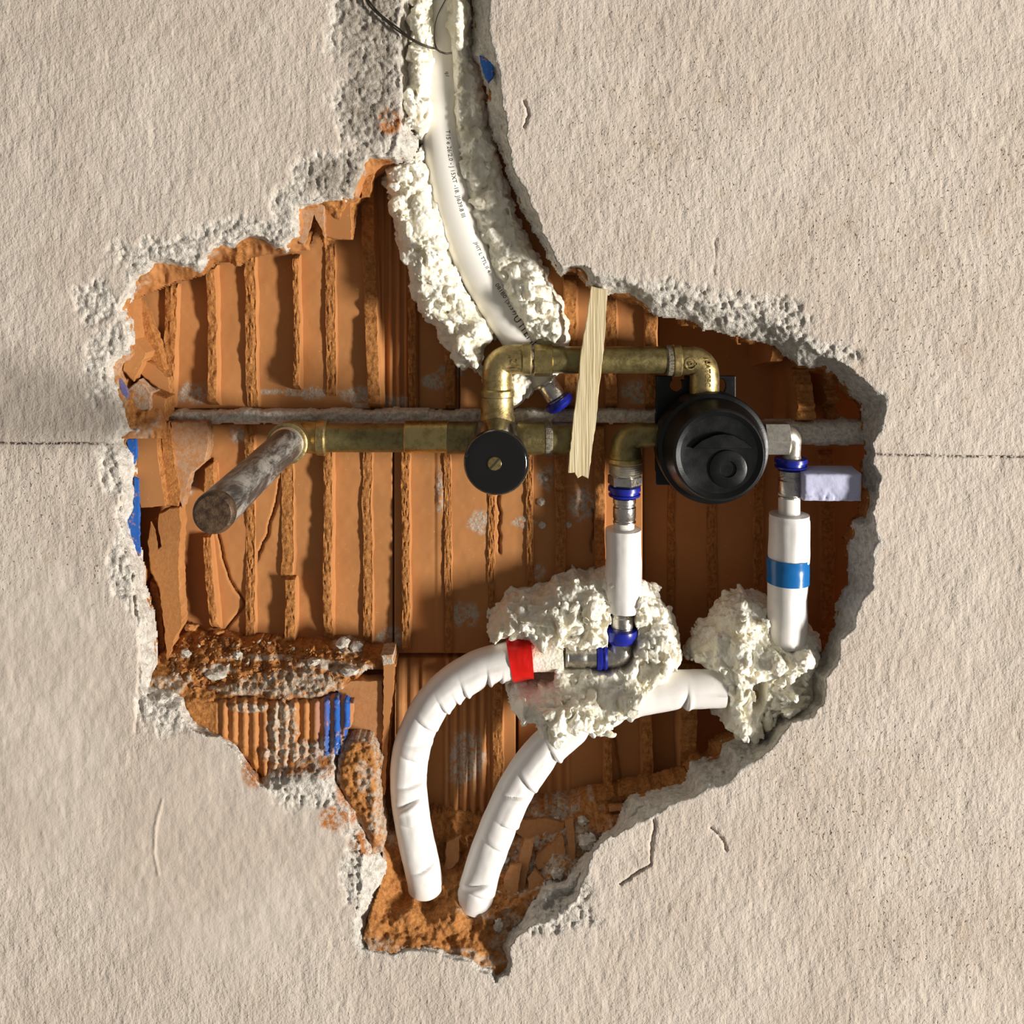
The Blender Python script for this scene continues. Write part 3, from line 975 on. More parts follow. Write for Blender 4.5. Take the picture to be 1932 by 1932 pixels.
T1 = relief('hollow_brick', np.arange(262, 752, 2.5), np.arange(1168, 1340, 2.5), mound_fn, M_TERRA, wall, thick=60)


def grooved_fn(X, Y):
    d, _ = psd(X + fbm(X, Y, 9, 2, 4) * 2, Y + fbm(X, Y, 9, 2, 6) * 2,
               [(340, 1318), (405, 1322), (450, 1318), (540, 1324), (600, 1320), (640, 1318), (664, 1326), (662, 1368), (652, 1378), (648, 1420), (560, 1440),
                (500, 1470), (470, 1440), (440, 1402), (408, 1394), (372, 1384), (362, 1362), (350, 1340)])
    ph = ((X - 412) / 19.2) % 1.0
    w = -30 + 7 * (smooth(0, 0.5, ph) * smooth(1.0, 0.62, ph)) * smooth(404, 415, X) + fbm(X, Y, 8, 3, 2) * 1.0
    mo = smooth(0.0, 0.3, blobs(X, Y, [(535, 1375, 32, 70), (560, 1425, 70, 34), (630, 1410, 40, 26), (470, 1335, 50, 10)]) + fbm(X, Y, 14, 3, 2) * 0.2)
    w = w + mo * (6 + fbm(X, Y, 7, 3, 5) * 5)
    low = smooth(1390, 1420, Y - (X - 440) * 0.35)
    bl = smooth(590, 625, X) * smooth(0.0, 0.3, ph - 0.2)
    return w - smooth(-6, 3, d) * 10, d < 3, {'broken': np.maximum(X < 408, smooth(1382, 1392, Y - np.maximum(0, (X - 420) * 0.5)) * (X < 500)), 'mortar': mo, 'blue': bl}


relief('grooved_face', np.arange(332, 672, 2.0), np.arange(1306, 1480, 2.0), grooved_fn, M_TERRA, T1, thick=20)
frag(T1, [(636, 1300), (660, 1284), (722, 1284), (724, 1420), (712, 1430), (690, 1400), (652, 1400), (650, 1350), (660, 1330), (640, 1318)], -66, 30, (0, 0), 21,
     {'broken': 0.2, 'mortar': 0.1})
frag(T1, [(724, 1252), (742, 1245), (742, 1300), (732, 1400), (726, 1500), (718, 1500), (722, 1380)], -58, 70, (0, 0), 22, A0)
frag(T1, [(718, 1236), (742, 1234), (743, 1252), (722, 1256)], -56, 60, (0, 0), 23, {'broken': 0.3, 'mortar': 1.0})


def patch_fn(X, Y):
    d, _ = psd(X + fbm(X, Y, 16, 3, 4) * 4, Y + fbm(X, Y, 16, 3, 6) * 4,
               [(648, 1404), (672, 1392), (694, 1398), (710, 1412), (716, 1440), (714, 1475), (720, 1545), (727, 1585), (722, 1604), (700, 1606),
                (690, 1580), (664, 1530), (645, 1500), (634, 1470), (640, 1440)])
    w = -12 + (ridged(X, Y, 24, 4, 2) - 0.6) * 12 + fbm(X, Y, 8, 3, 5) * 3
    w = w - smooth(-14, 4, d) * 16
    mo = smooth(0.1, 0.5, blobs(X, Y, [(706, 1540, 26, 60), (690, 1470, 24, 40)]) + fbm(X, Y, 20, 3, 8) * 0.5)
    mo = np.maximum(mo, smooth(-9, -1, d))
    return w, d < 3, {'broken': np.ones(X.shape), 'mortar': mo * 0.9}


relief('broken_core', np.arange(620, 740, 2.2), np.arange(1380, 1616, 2.2), patch_fn, M_TERRA, T1, thick=60)

# ------------------------------------------------------------------ bottom of the hole
FLOOR_CTL = np.array([(700, 1600, -18), (690, 1690, -24), (676, 1750, -6), (690, 1790, -8), (740, 1800, -8), (800, 1796, -8), (880, 1818, -10), (930, 1840, -14),
                      (958, 1826, -24), (950, 1780, -36), (920, 1740, -40), (850, 1740, -30), (770, 1740, -26), (760, 1680, -70), (820, 1690, -76), (900, 1700, -74),
                      (800, 1640, -112), (850, 1600, -135), (870, 1550, -160), (740, 1590, -80), (745, 1540, -120), (1000, 1640, -105), (980, 1560, -160),
                      (1050, 1530, -160), (1100, 1590, -120), (1060, 1660, -80), (1020, 1700, -64), (980, 1740, -48), (1180, 1520, -140), (1160, 1560, -95),
                      (1240, 1505, -130), (1280, 1490, -100), (990, 1600, -125)], float)


def floor_w(X, Y):
    num = np.zeros(X.shape)
    den = np.zeros(X.shape)
    for cx, cy, cw in FLOOR_CTL:
        q2 = ((X - cx) ** 2 + (Y - cy) ** 2 + 60.0) ** -1.6
        num += q2 * cw
        den += q2
    w = num / den
    return w + (ridged(X, Y, 42, 4, 7) - 0.6) * 16 + fbm(X, Y, 9, 4, 3) * 3.2


FLOOR = [(718, 1585), (726, 1560), (740, 1548), (800, 1545), (860, 1528), (930, 1545), (1000, 1530), (1080, 1520), (1180, 1500), (1300, 1470), (1300, 1500),
         (1180, 1570), (1110, 1640), (1080, 1700), (1010, 1740), (985, 1765), (966, 1800), (960, 1835), (935, 1856), (915, 1836), (870, 1820), (760, 1806), (694, 1798),
         (686, 1772), (694, 1736), (712, 1684), (724, 1646), (722, 1612)]


def floor_fn(X, Y):
    d, _ = psd(X + fbm(X, Y, 20, 3, 4) * 4, Y + fbm(X, Y, 20, 3, 6) * 4, FLOOR)
    w = floor_w(X, Y)
    clay = smooth(975, 930, X + (1700 - Y) * 0.12)
    mo = smooth(0.05, 0.5, blobs(X, Y, [(740, 1570, 30, 40), (900, 1720, 40, 20), (960, 1770, 40, 60), (1040, 1600, 120, 120), (780, 1795, 130, 10),
                                        (700, 1780, 40, 24), (910, 1815, 40, 24), (700, 1620, 40, 40)]) + fbm(X, Y, 16, 3, 8) * 0.35) * (1 - 0.35 * clay)
    return w, d < 2, {'broken': np.full(X.shape, 1.0), 'mortar': mo}


T0 = relief('hollow_brick', np.arange(664, 1310, 2.5), np.arange(1462, 1862, 2.5), floor_fn, M_TERRA, wall, thick=60)


# ------------------------------------------------------------------ rubble
def crumbs(name, n, area, wfun, size, mat, seed, attr=None):
    rnd = random.Random(seed)
    V = []
    F = []
    base_d = [(1, 0, 0), (-1, 0, 0), (0, 1, 0), (0, -1, 0), (0, 0, 1), (0, 0, -1)]
    base_f = [(0, 2, 4), (2, 1, 4), (1, 3, 4), (3, 0, 4), (2, 0, 5), (1, 2, 5), (3, 1, 5), (0, 3, 5)]
    A = []
    k = 0
    while k < n:
        px = rnd.uniform(min(a[0] for a in area), max(a[0] for a in area))
        py = rnd.uniform(min(a[1] for a in area), max(a[1] for a in area))
        d, _ = psd(np.array([px]), np.array([py]), area)
        if d[0] > -4:
            continue
        s = size[0] + (size[1] - size[0]) * rnd.random() ** 2.5
        w = float(wfun(np.array([px]), np.array([py]))[0])
        c = up(px, py, w + s * 0.25)
        o = len(V)
        ax = np.array([rnd.uniform(0.5, 1.3), rnd.uniform(0.4, 1.0), rnd.uniform(0.5, 1.2)]) * s
        R = np.linalg.qr(np.array([[rnd.gauss(0, 1) for _ in range(3)] for _ in range(3)]))[0]
        for b in base_d:
            V.append(c + R @ (np.array(b) * ax * rnd.uniform(0.75, 1.2)))
        F += [tuple(i + o for i in f) for f in base_f]
        A += [1.0 if rnd.random() < 0.2 else 0.0] * 6
        k += 1
    ob = mk(name, np.array(V), F, mat, None, {'broken': np.ones(len(V)) * 0.8, 'mortar': np.array(A) * 1.6}, smooth_sh=False)
    return tag(ob, None, None, None, 'stuff')


o = crumbs('clay_rubble', 950, [(300, 1250), (340, 1200), (420, 1196), (560, 1216), (660, 1222), (700, 1250), (640, 1290), (520, 1305), (420, 1310), (340, 1300)], mound_w,
           (1.6, 7.5), M_TERRA, 3)
tag(o, 'fine brown clay crumbs heaped on the left ledge of the hole', 'rubble')
o = crumbs('clay_rubble', 260, [(830, 1560), (960, 1560), (1160, 1520), (1150, 1560), (1080, 1650), (990, 1745), (950, 1800), (935, 1760), (930, 1690), (850, 1620)], floor_w,
           (1.4, 6.0), M_TERRA, 5)
tag(o, 'pale grit and clay crumbs strewn over the bottom of the hole', 'rubble')


def stone(name, px, py, r, mat, label, cat, seed, wfun=None, w=None, flat=0.8, group=None, attrs=None, lump=0.25):
    """a faceted lump"""
    rnd = np.random.RandomState(seed)
    ww = w if w is not None else float(wfun(np.array([float(px)]), np.array([float(py)]))[0]) + r * 0.35
    c = up(px, py, ww)
    n, m = 9, 7
    V = []
    for i in range(m):
        ph = math.pi * (i + 0.5) / m
        for j in range(n):
            t = 2 * math.pi * (j + 0.5 * (i % 2)) / n
            k = r * (1 + lump * rnd.uniform(-1, 1))
            V.append(c + k * np.array([math.sin(ph) * math.cos(t), math.cos(ph) * flat, math.sin(ph) * math.sin(t) * 0.8]))
    idx = np.arange(n * m).reshape(m, n)
    nx = np.roll(idx, -1, 1)
    f = [tuple(q) for q in np.stack([idx[:-1], nx[:-1], nx[1:], idx[1:]], -1).reshape(-1, 4)]
    f += [tuple(idx[0][::-1]), tuple(idx[-1])]
    at = None
    if attrs:
        at = {k: np.full(len(V), v) for k, v in attrs.items()}
    return tag(mk(name, np.array(V), f, mat, None, at, 28), label, cat, group)


CLAYA = {'broken': 0.6, 'mortar': 0.0}
stone('mortar_lump', 648, 1214, 15, M_MORTAR, 'left one of two round grey mortar lumps ending the rubble ledge', 'mortar lump', 3, mound_w)
stone('mortar_lump', 674, 1220, 13, M_MORTAR, 'right one of two round grey mortar lumps ending the rubble ledge', 'mortar lump', 4, mound_w)
stone('mortar_lump', 351, 1232, 11, M_MORTAR, 'small pale mortar chip among brown crumbs near the left end of the rubble ledge', 'mortar lump', 5, mound_w, flat=0.7)
stone('mortar_lump', 408, 1272, 19, M_MORTAR, 'long pale mortar chip lying low on the left half of the rubble ledge', 'mortar lump', 6, mound_w, flat=0.5)
stone('mortar_lump', 448, 1236, 10, M_MORTAR, 'pale mortar chip in the middle of the rubble ledge under the grey pipe stub', 'mortar lump', 7, mound_w)
stone('mortar_lump', 592, 1248, 16, M_MORTAR, 'flat cream mortar flake on the right half of the rubble ledge', 'mortar lump', 8, mound_w, flat=0.4)
stone('mortar_lump', 660, 1266, 17, M_MORTAR, 'cream mortar flake at the right front corner of the rubble ledge', 'mortar lump', 9, mound_w, flat=0.5)
stone('brick_chip', 388, 1248, 10, M_TERRA, 'ochre clay chip on the rubble ledge beside the long pale mortar chip', 'brick chip', 10, mound_w, attrs=CLAYA)
stone('brick_chip', 360, 1182, 15, M_TERRA, 'flat clay flake leaning at the back of the rubble ledge beside the leftmost web', 'brick chip', 11, mound_w, flat=0.5, attrs=CLAYA)
stone('brick_chip', 412, 1192, 11, M_TERRA, 'clay flake at the back of the rubble ledge below the cracked plate', 'brick chip', 12, mound_w, flat=0.5, attrs=CLAYA)
stone('mortar_lump', 1100, 1548, 11, M_MORTAR, 'white mortar lump on the debris slope right of the curved pipes', 'mortar lump', 13, floor_w)
stone('mortar_lump', 1108, 1588, 20, M_MORTAR, 'tan rounded mortar stone wedged by the plaster edge on the debris slope', 'mortar lump', 14, floor_w)
stone('mortar_lump', 1050, 1546, 8, M_MORTAR, 'tiny pale mortar crumb on top of the largest brick shard', 'mortar lump', 15, floor_w)
stone('mortar_lump', 951, 1622, 12, M_MORTAR, 'white mortar chip beside the foot of the right curved pipe', 'mortar lump', 16, floor_w, flat=0.6)
stone('mortar_lump', 1052, 1648, 13, M_MORTAR, 'pitted pale mortar crumb above the grey plaster lump', 'mortar lump', 17, floor_w)
stone('mortar_lump', 884, 1702, 14, M_MORTAR, 'rust-stained mortar pebble touching the end of the right curved pipe', 'mortar lump', 18, floor_w)
stone('mortar_lump', 940, 1746, 9, M_MORTAR, 'single white pebble on the bottom clay slope', 'mortar lump', 19, floor_w, flat=1.3)

SH = [([(941, 1549), (1030, 1543), (1066, 1552), (1066, 1575), (1020, 1606), (992, 1606), (985, 1580)], -138, (0, 0.3), 'largest flat brick shard lying at the back of the debris slope'),
      ([(1066, 1546), (1082, 1544), (1087, 1600), (1084, 1642), (1068, 1646), (1070, 1600)], -112, (0.1, 0.2), 'narrow upright brick strip standing among the shards'),
      ([(1012, 1612), (1062, 1574), (1068, 1612), (1060, 1634), (1014, 1642), (1008, 1626)], -104, (0, 0.25), 'pointed brick shard left of the narrow upright strip'),
      ([(975, 1634), (983, 1600), (990, 1584), (1009, 1580), (1000, 1625), (988, 1690), (976, 1700)], -92, (0.2, 0.1), 'long thin brick shard standing right of the leaning curved one'),
      ([(949, 1690), (950, 1660), (963, 1632), (984, 1632), (976, 1690), (966, 1722), (953, 1715)], -78, (0.1, 0.1), 'curved brick shard leaning beside the foot of the right pipe'),
      ([(995, 1658), (1010, 1640), (1028, 1660), (1012, 1690), (1000, 1688)], -82, (0, 0.2), 'small brick shard tucked behind the grey plaster lump'),
      ([(1122, 1542), (1175, 1534), (1162, 1562), (1128, 1572)], -108, (0, 0.4), 'flat orange brick tile against the plaster rim of the debris slope'),
      ([(1106, 1522), (1142, 1518), (1148, 1538), (1172, 1540), (1170, 1546), (1118, 1545), (1104, 1534)], -118, (0, 0.3), 'hooked pale brick shard at the top of the debris slope'),
      ([(1149, 1521), (1182, 1519), (1180, 1529), (1150, 1532)], -112, (0, 0.3), 'small pale brick stick at the top right of the debris slope'),
      ([(1225, 1498), (1290, 1478), (1288, 1490), (1262, 1502), (1238, 1506)], -96, (0, 0.3), 'flat brown brick flake lodged on the right rim'),
      ([(842, 1590), (868, 1575), (866, 1625), (848, 1642), (838, 1640)], -110, (0, 0.2), 'dusty brick flake standing between the two curved pipes')]
for i, (pl, w, ti, lb) in enumerate(SH):
    o = ext('brick_shard', pl, w, 9, M_TERRA, None, 1.5, 7, 1.2, ti, 30 + i, {'broken': 0.25, 'edge_broken': 1, 'mortar': 0.12})
    tag(o, lb, 'brick shard')


# lumps of plaster at the right rim
def lump_fn(poly, base, h, seed):
    def fn(X, Y):
        d, _ = psd(X + fbm(X, Y, 16, 3, seed) * 3, Y + fbm(X, Y, 16, 3, seed + 2) * 3, poly)
        t = np.clip(-d / 16, 0, 1)
        w = base + h * np.sqrt(1 - (1 - t) ** 2) + (ridged(X, Y, 16, 3, seed) - 0.6) * 10 * t + fbm(X, Y, 6, 3, 2) * 2
        return w, d < 3, {'fresh': np.ones(X.shape)}
    return fn


o = relief('plaster_lump', np.arange(1000, 1115, 2.2), np.arange(1640, 1755, 2.2),
           lump_fn([(1014, 1700), (1022, 1676), (1044, 1664), (1066, 1662), (1088, 1640), (1104, 1640), (1100, 1680), (1090, 1712), (1050, 1738), (1012, 1736)], -74, 46, 4), M_PLASTER, None, 20)
tag(o, 'rough grey plaster lump at the lower right rim beside the brick shards', 'plaster lump')
o = relief('plaster_lump', np.arange(1160, 1240, 2.2), np.arange(1500, 1572, 2.2),
           lump_fn([(1170, 1558), (1180, 1530), (1190, 1512), (1222, 1510), (1226, 1530), (1210, 1552), (1190, 1564)], -84, 46, 8), M_PLASTER, None, 20)
tag(o, 'loose pale plaster chunk lodged on the rim above the forked crack', 'plaster lump')


# ------------------------------------------------------------------ expanding foam
TAB3 = np.random.RandomState(11).rand(64, 64, 64).astype(np.float32)


def vnoise3(x, y, z, seed=0):
    x = x + seed * 7.31
    y = y + seed * 3.77
    z = z + seed * 5.13
    xi, yi, zi = np.floor(x).astype(int), np.floor(y).astype(int), np.floor(z).astype(int)
    fx, fy, fz = x - xi, y - yi, z - zi
    fx = fx * fx * (3 - 2 * fx)
    fy = fy * fy * (3 - 2 * fy)
    fz = fz * fz * (3 - 2 * fz)
    r = 0
    for i in (0, 1):
        for j in (0, 1):
            for k in (0, 1):
                wt = (fx if i else 1 - fx) * (fy if j else 1 - fy) * (fz if k else 1 - fz)
                r = r + wt * TAB3[(xi + i) & 63, (yi + j) & 63, (zi + k) & 63]
    return r * 2 - 1


def foam(name, poly, base, H, R, ctl, label, seed, step=2.0, cuts=(), amp=1.0):
    """expanded foam as a solid lump: rounded body over an outline, puffed by folded noise, hollowed round what it grips"""
    wm = base + 0.35 * H
    km = (DP - wm) / DP
    P = [((x - FX) * km, (y - FY) * km) for x, y in poly]
    top = H + max([0] + [c[4] for c in ctl])
    u = np.arange(min(p[0] for p in P) - 16, max(p[0] for p in P) + 16, step)
    v = np.arange(min(p[1] for p in P) - 16, max(p[1] for p in P) + 16, step)
    w = np.arange(base - 14, base + top + 22, step)
    Ug, Vg = np.meshgrid(u, v, indexing='ij')
    d, _ = psd(Ug, Vg, P)
    Hh = np.full(Ug.shape, float(H))
    for cx, cy, rx, ry, a in ctl:
        Hh = Hh + a * np.exp(-((Ug - (cx - FX) * km) / rx) ** 2 - ((Vg - (cy - FY) * km) / ry) ** 2)
    Hh = np.maximum(Hh, 12)
    qq = np.maximum(d + R, 0) / R
    zz = (w[None, None, :] - base) / Hh[..., None]
    sc = np.minimum(Hh, R)[..., None]
    F = (np.sqrt(qq[..., None] ** 2 + np.maximum(zz, 0) ** 2) - 1) * sc
    F = np.maximum(F, -(w[None, None, :] - base + 10))
    idx = np.nonzero(np.abs(F) < 20)
    x, y, z = u[idx[0]], v[idx[1]], w[idx[2]]
    wx = x + 9 * vnoise3(x / 26, y / 26, z / 26, seed + 1)
    wy = y + 9 * vnoise3(x / 26, y / 26, z / 26, seed + 2)
    n = 9.5 * (np.abs(vnoise3(wx / 34, wy / 34, z / 34, seed)) - 0.3)
    n = n + 6.0 * (np.abs(vnoise3(wx / 17, wy / 17, z / 17, seed + 3)) - 0.3)
    n = n + 2.9 * (np.abs(vnoise3(wx / 8.5, wy / 8.5, z / 8.5, seed + 4)) - 0.3)
    n = n + 1.0 * vnoise3(x / 4.4, y / 4.4, z / 4.4, seed + 5)
    F[idx] -= amp * n * 1.35
    for p0, p1, r in cuts:                # room for a fitting, open towards the front
        p0, p1 = np.array(p0), np.array(p1)
        e = p1 - p0
        t = np.clip(((Ug - p0[0]) * e[0] + (Vg - p0[1]) * e[1]) / (e[0] ** 2 + e[1] ** 2 + 1e-6), 0, 1)
        d2 = (Ug - p0[0] - t * e[0]) ** 2 + (Vg - p0[1] - t * e[1]) ** 2
        wc = p0[2] + t * e[2]
        rr = r * (1 + 0.12 * fbm(Ug, Vg, 16, 3, seed))
        F = np.maximum(F, rr[..., None] - np.sqrt(d2[..., None] + np.minimum(w[None, None, :] - wc[..., None], 0) ** 2))
    import openvdb
    g = openvdb.FloatGrid(30.0)
    g.copyFromArray(np.clip(F, -30, 30).astype(np.float32))
    pts, quads = g.convertToQuads(isovalue=0.0)
    U = np.stack([u[0] + pts[:, 0] * step, v[0] + pts[:, 1] * step, w[0] + pts[:, 2] * step], 1)
    quads = np.asarray(quads).astype(np.int64)[:, ::-1]
    lab = np.arange(len(U))               # keep the one connected lump, drop stray specks
    while True:
        mn = lab[quads].min(1)
        new = lab.copy()
        for k in range(4):
            np.minimum.at(new, quads[:, k], mn)
        new = new[new]
        if (new == lab).all():
            break
        lab = new
    big = np.bincount(lab).argmax()
    quads = quads[lab[quads[:, 0]] == big]
    keep = np.zeros(len(U), bool)
    keep[quads.ravel()] = True
    num = np.cumsum(keep) - 1
    o = mk(name, U[keep], num[quads], M_FOAM, None)
    return tag(o, label, 'foam')


foam('spray_foam', [(792, -60), (775, -20), (775, 0), (764, 90), (763, 200), (766, 240), (782, 258), (795, 266), (808, 255), (822, 225), (818, 180), (815, 140), (822, 120),
                    (825, 90), (822, 50), (818, 0), (818, -60)], -130, 108, 26, [], 'short upper strip of white spray foam left of the bent pipe in the top slot', 2)
foam('spray_foam', [(737, 306), (760, 296), (783, 280), (798, 274), (803, 290), (806, 320), (820, 360), (838, 435), (866, 512), (890, 559), (912, 600), (934, 640), (912, 658), (911, 700),
                    (925, 740), (958, 776), (985, 766), (1004, 738), (1000, 712), (960, 700), (930, 690), (905, 705), (872, 694), (849, 676), (842, 651), (824, 629), (816, 609), (800, 598), (789, 584), (777, 534),
                    (755, 478), (746, 435), (734, 394), (732, 363), (722, 335)], -140, 96, 36, [(850, 640, 60, 40, -25), (960, 740, 60, 50, -30)],
     'long lower band of white spray foam left of the bent pipe', 5)
foam('spray_foam', [(842, -60), (838, 40), (841, 100), (848, 160), (847, 200), (852, 260), (865, 330), (885, 400), (903, 450), (916, 470), (930, 520), (952, 570), (980, 606), (1004, 646), (1022, 652),
                    (1072, 652), (1074, 630), (1066, 590), (1048, 550), (1034, 530), (1030, 505), (1018, 490), (1000, 460), (975, 400), (955, 340), (940, 300), (925, 240), (915, 180),
                    (900, 110), (896, 0), (893, -60)], -136, 66, 30, [(1000, 575, 30, 60, 40), (1045, 600, 20, 50, 30), (868, 30, 16, 110, 44), (866, 220, 14, 40, 10)],
     'tall band of white spray foam right of the bent pipe, partly in shade', 8, amp=0.8)
foam('spray_foam', [(920, 1211), (925, 1165), (954, 1128), (1016, 1116), (1049, 1095), (1082, 1078), (1107, 1085), (1136, 1070), (1160, 1066), (1210, 1100), (1247, 1132),
                    (1268, 1165), (1281, 1198), (1276, 1240), (1260, 1269), (1206, 1302), (1173, 1323), (1115, 1343), (1082, 1347), (1049, 1368), (1024, 1356), (995, 1347),
                    (978, 1352), (962, 1318), (960, 1294), (974, 1277), (1040, 1268), (1040, 1216), (995, 1207), (974, 1198), (949, 1203)], -140, 84, 32,
     [(1040, 1165, 60, 45, 34), (1110, 1180, 30, 40, 26), (1010, 1305, 60, 36, 62), (1100, 1300, 70, 34, 72), (1045, 1345, 30, 22, 46), (1245, 1220, 36, 70, 30),
      (1190, 1275, 50, 26, 40), (960, 1170, 30, 30, 16), (1125, 1322, 60, 16, 56), (1185, 1296, 34, 16, 44), (1060, 1352, 36, 14, 50)],
     'large white spray foam clump around the elbow under the short riser', 3, step=1.8, cuts=((up(1066, 1238, -72), up(1150, 1238, -72), 23), (up(1174, 1145, -72), up(1172, 1232, -72), 24), (up(1172, 1190, -72), up(1172, 1206, -72), 31), (up(1142, 1237, -72), up(1124, 1237, -72), 27)))
foam('spray_foam', [(1300, 1218), (1309, 1213), (1326, 1185), (1342, 1169), (1370, 1134), (1400, 1118), (1412, 1127), (1449, 1132), (1480, 1150), (1526, 1187), (1540, 1199), (1550, 1234),
                    (1535, 1264), (1534, 1313), (1517, 1332), (1468, 1346), (1440, 1374), (1414, 1389), (1386, 1388), (1370, 1369), (1347, 1348), (1354, 1330), (1358, 1297),
                    (1335, 1262), (1312, 1248), (1297, 1243)], -150, 96, 38,
     [(1390, 1195, 45, 45, 30), (1380, 1260, 40, 50, 30), (1455, 1215, 40, 22, 46), (1500, 1210, 24, 24, 36), (1460, 1280, 30, 40, 26), (1375, 1330, 26, 30, 40), (1410, 1350, 36, 24, 16)],
     'round white spray foam clump at the foot of the blue-taped riser', 12, step=1.8, cuts=((up(1422, 1274, -100), up(1420, 1310, -100), 14), (up(1486, 1100, -76), up(1485, 1180, -76), 39)))
foam('spray_foam', [(1108, 1362), (1130, 1352), (1162, 1350), (1166, 1362), (1150, 1373), (1124, 1372)], -120, 60, 14, [], 'little grey-white foam scrap showing under the lower curved pipe', 6)

# ------------------------------------------------------------------ bent white pipe in the top slot
TP = [up(842, -300, -134), up(840, -120, -129), up(838, 0, -124), up(834, 120, -116), up(833, 230, -112), up(842, 320, -112), up(866, 420, -114), up(903, 510, -118), up(945, 580, -122), up(985, 640, -128),
      up(1012, 682, -134), up(1030, 712, -138)]
TC = catmull(TP, 120)
tp = thing('bent_pipe', 'smooth white plastic pipe with black print bending down the top slot', 'pipe', (1030, 712, -104))
tube('pipe', TC, 40, M_PIPE, tp, 40)
T_, N_, B_ = frames(TC)
TS = np.concatenate([[0], np.cumsum(np.linalg.norm(np.diff(TC, axis=0), axis=1))])


def font_mesh(body, size, extrude=0.0):
    cu = bpy.data.curves.new('lettering', 'FONT')
    cu.body = body
    cu.size = size
    cu.extrude = extrude
    cu.resolution_u = 2
    ob = bpy.data.objects.new('lettering', cu)
    COL.objects.link(ob)
    bpy.context.view_layer.update()
    dg = bpy.context.evaluated_depsgraph_get()
    me = bpy.data.meshes.new_from_object(ob.evaluated_get(dg))
    V = np.array([v.co[:] for v in me.vertices])
    F = [tuple(p.vertices) for p in me.polygons]
    bpy.data.objects.remove(ob)
    bpy.data.meshes.remove(me)
    return V, F


def pipe_text(body, size, s0, theta, name='printed_line', fade=1.0):
    """lettering laid round the pipe: runs down the pipe, feet towards the left"""
    V, F = font_mesh(body, size)
    V[:, 0] *= fade
    s = s0 + V[:, 0]
    out = np.empty((len(V), 3))
    R = 40.5
    for i in range(3):
        pass
    C = np.stack([np.interp(s, TS, TC[:, i]) for i in range(3)], 1)
    Nn = np.stack([np.interp(s, TS, N_[:, i]) for i in range(3)], 1)
    Bb = np.stack([np.interp(s, TS, B_[:, i]) for i in range(3)], 1)
    th = theta + SGN * V[:, 1] / R
    U = C + R * (np.cos(th)[:, None] * Nn + np.sin(th)[:, None] * Bb)
    return mk(name, U, F, M_INK, tp, None, None, False)


SGN = 1.0 if (np.cross(np.array([0, 1.0, 0]), np.array([0, 0, 1.0]))[0] > 0) else -1.0


def s_at(py):
    pyv = FY + TC[:, 1] * DP / (DP - TC[:, 2])
    return float(np.interp(py, pyv, TS))


pipe_text('q1', 11, s_at(142), SGN * 0.25)
pipe_text('T15 e 26/2.0 - J 15XT -18. JI639.8 III', 12, s_at(250), SGN * 0.25)
pipe_text('JHIT L TTL II 4', 11, s_at(462), SGN * 0.4)
pipe_text('081B0 (5339)', 13, s_at(542), SGN * 0.4)
pipe_text('U ITEMIU', 20, s_at(600), SGN * 0.25)
# press end below the brass pipe
ax = np.array([0.55, 0.83, 0.0])
c0 = up(1030, 722, -112)
lathe('press_flange', c0 - ax * 4, ax, [(0, 14), (0, 27), (4, 27), (4, 14)], M_CHROME, tp, 28)
lathe('press_sleeve', c0, ax, [(0, 19), (4, 21), (34, 21), (38, 18), (44, 18)], M_CHROME, tp, 28)
lathe('blue_collar', c0 + ax * 40, ax, [(0, 20), (2, 28), (10, 30), (16, 27), (20, 20)], M_BLUERING, tp, 28)

# ------------------------------------------------------------------ brass pipe runs
XA = (1, 0, 0)
VA = (0, 1, 0)
WA = (0, 0, 1)


def cyl(name, px0, px1, py, w, r, mat, par, n=32, extra=None):
    a = up(px0, py, w)
    b = up(px1, py, w)
    L = b[0] - a[0]
    prof = extra(L) if extra else [(0, r - 1.5), (1.5, r), (L - 1.5, r), (L, r - 1.5)]
    return lathe(name, a, XA, prof, mat, par, n)


# lower run
lo = thing('brass_pipe_run', 'dusty lower brass pipe running from the grey stub to behind the wooden wedge', 'pipe', (830, 826, -75))
ub = up(552, 832, -75)
EB = np.array([-415.0, 393.0, 0])
tube('elbow', [EB + np.array([0, 0, -62]), EB + np.array([1, 0, -86]), EB + np.array([10, -1, -100]), EB + np.array([24, -2, -90]), np.array([EB[0] + 36, EB[1] - 3, -78]),
               np.array([EB[0] + 60, EB[1] - 3, -75])], [35, 35, 33, 31, 31, 31], M_BRASS, lo, 32)
lathe('elbow_socket', EB + np.array([0, 0, -80]), WA, [(0, 30), (0, 36), (34, 36), (38, 40), (52, 40), (54, 37), (54, 31)], M_BRASS, lo, 40)
cyl('elbow_collar', 598, 617, 826, -75, 34, M_BRASS, lo, 40, lambda L: [(0, 30), (2, 34), (L - 3, 34.5), (L, 31)])
cyl('pipe', 614, 772, 826, -75, 28, M_BRASSDARK, lo)
cyl('coupling', 764, 846, 824, -75, 31.5, M_BRASSNEW, lo, 40)
cyl('pipe', 843, 908, 826, -75, 32, M_BRASSDARK, lo)
cyl('pipe', 975, 1098, 827, -76, 32, M_BRASSDARK, lo)
cyl('sealing_hemp', 1026, 1044, 827, -76, 33, M_HEMP, lo, 30, lambda L: [(0, 30), (3, 33), (L * .5, 34), (L - 3, 33), (L, 30)])

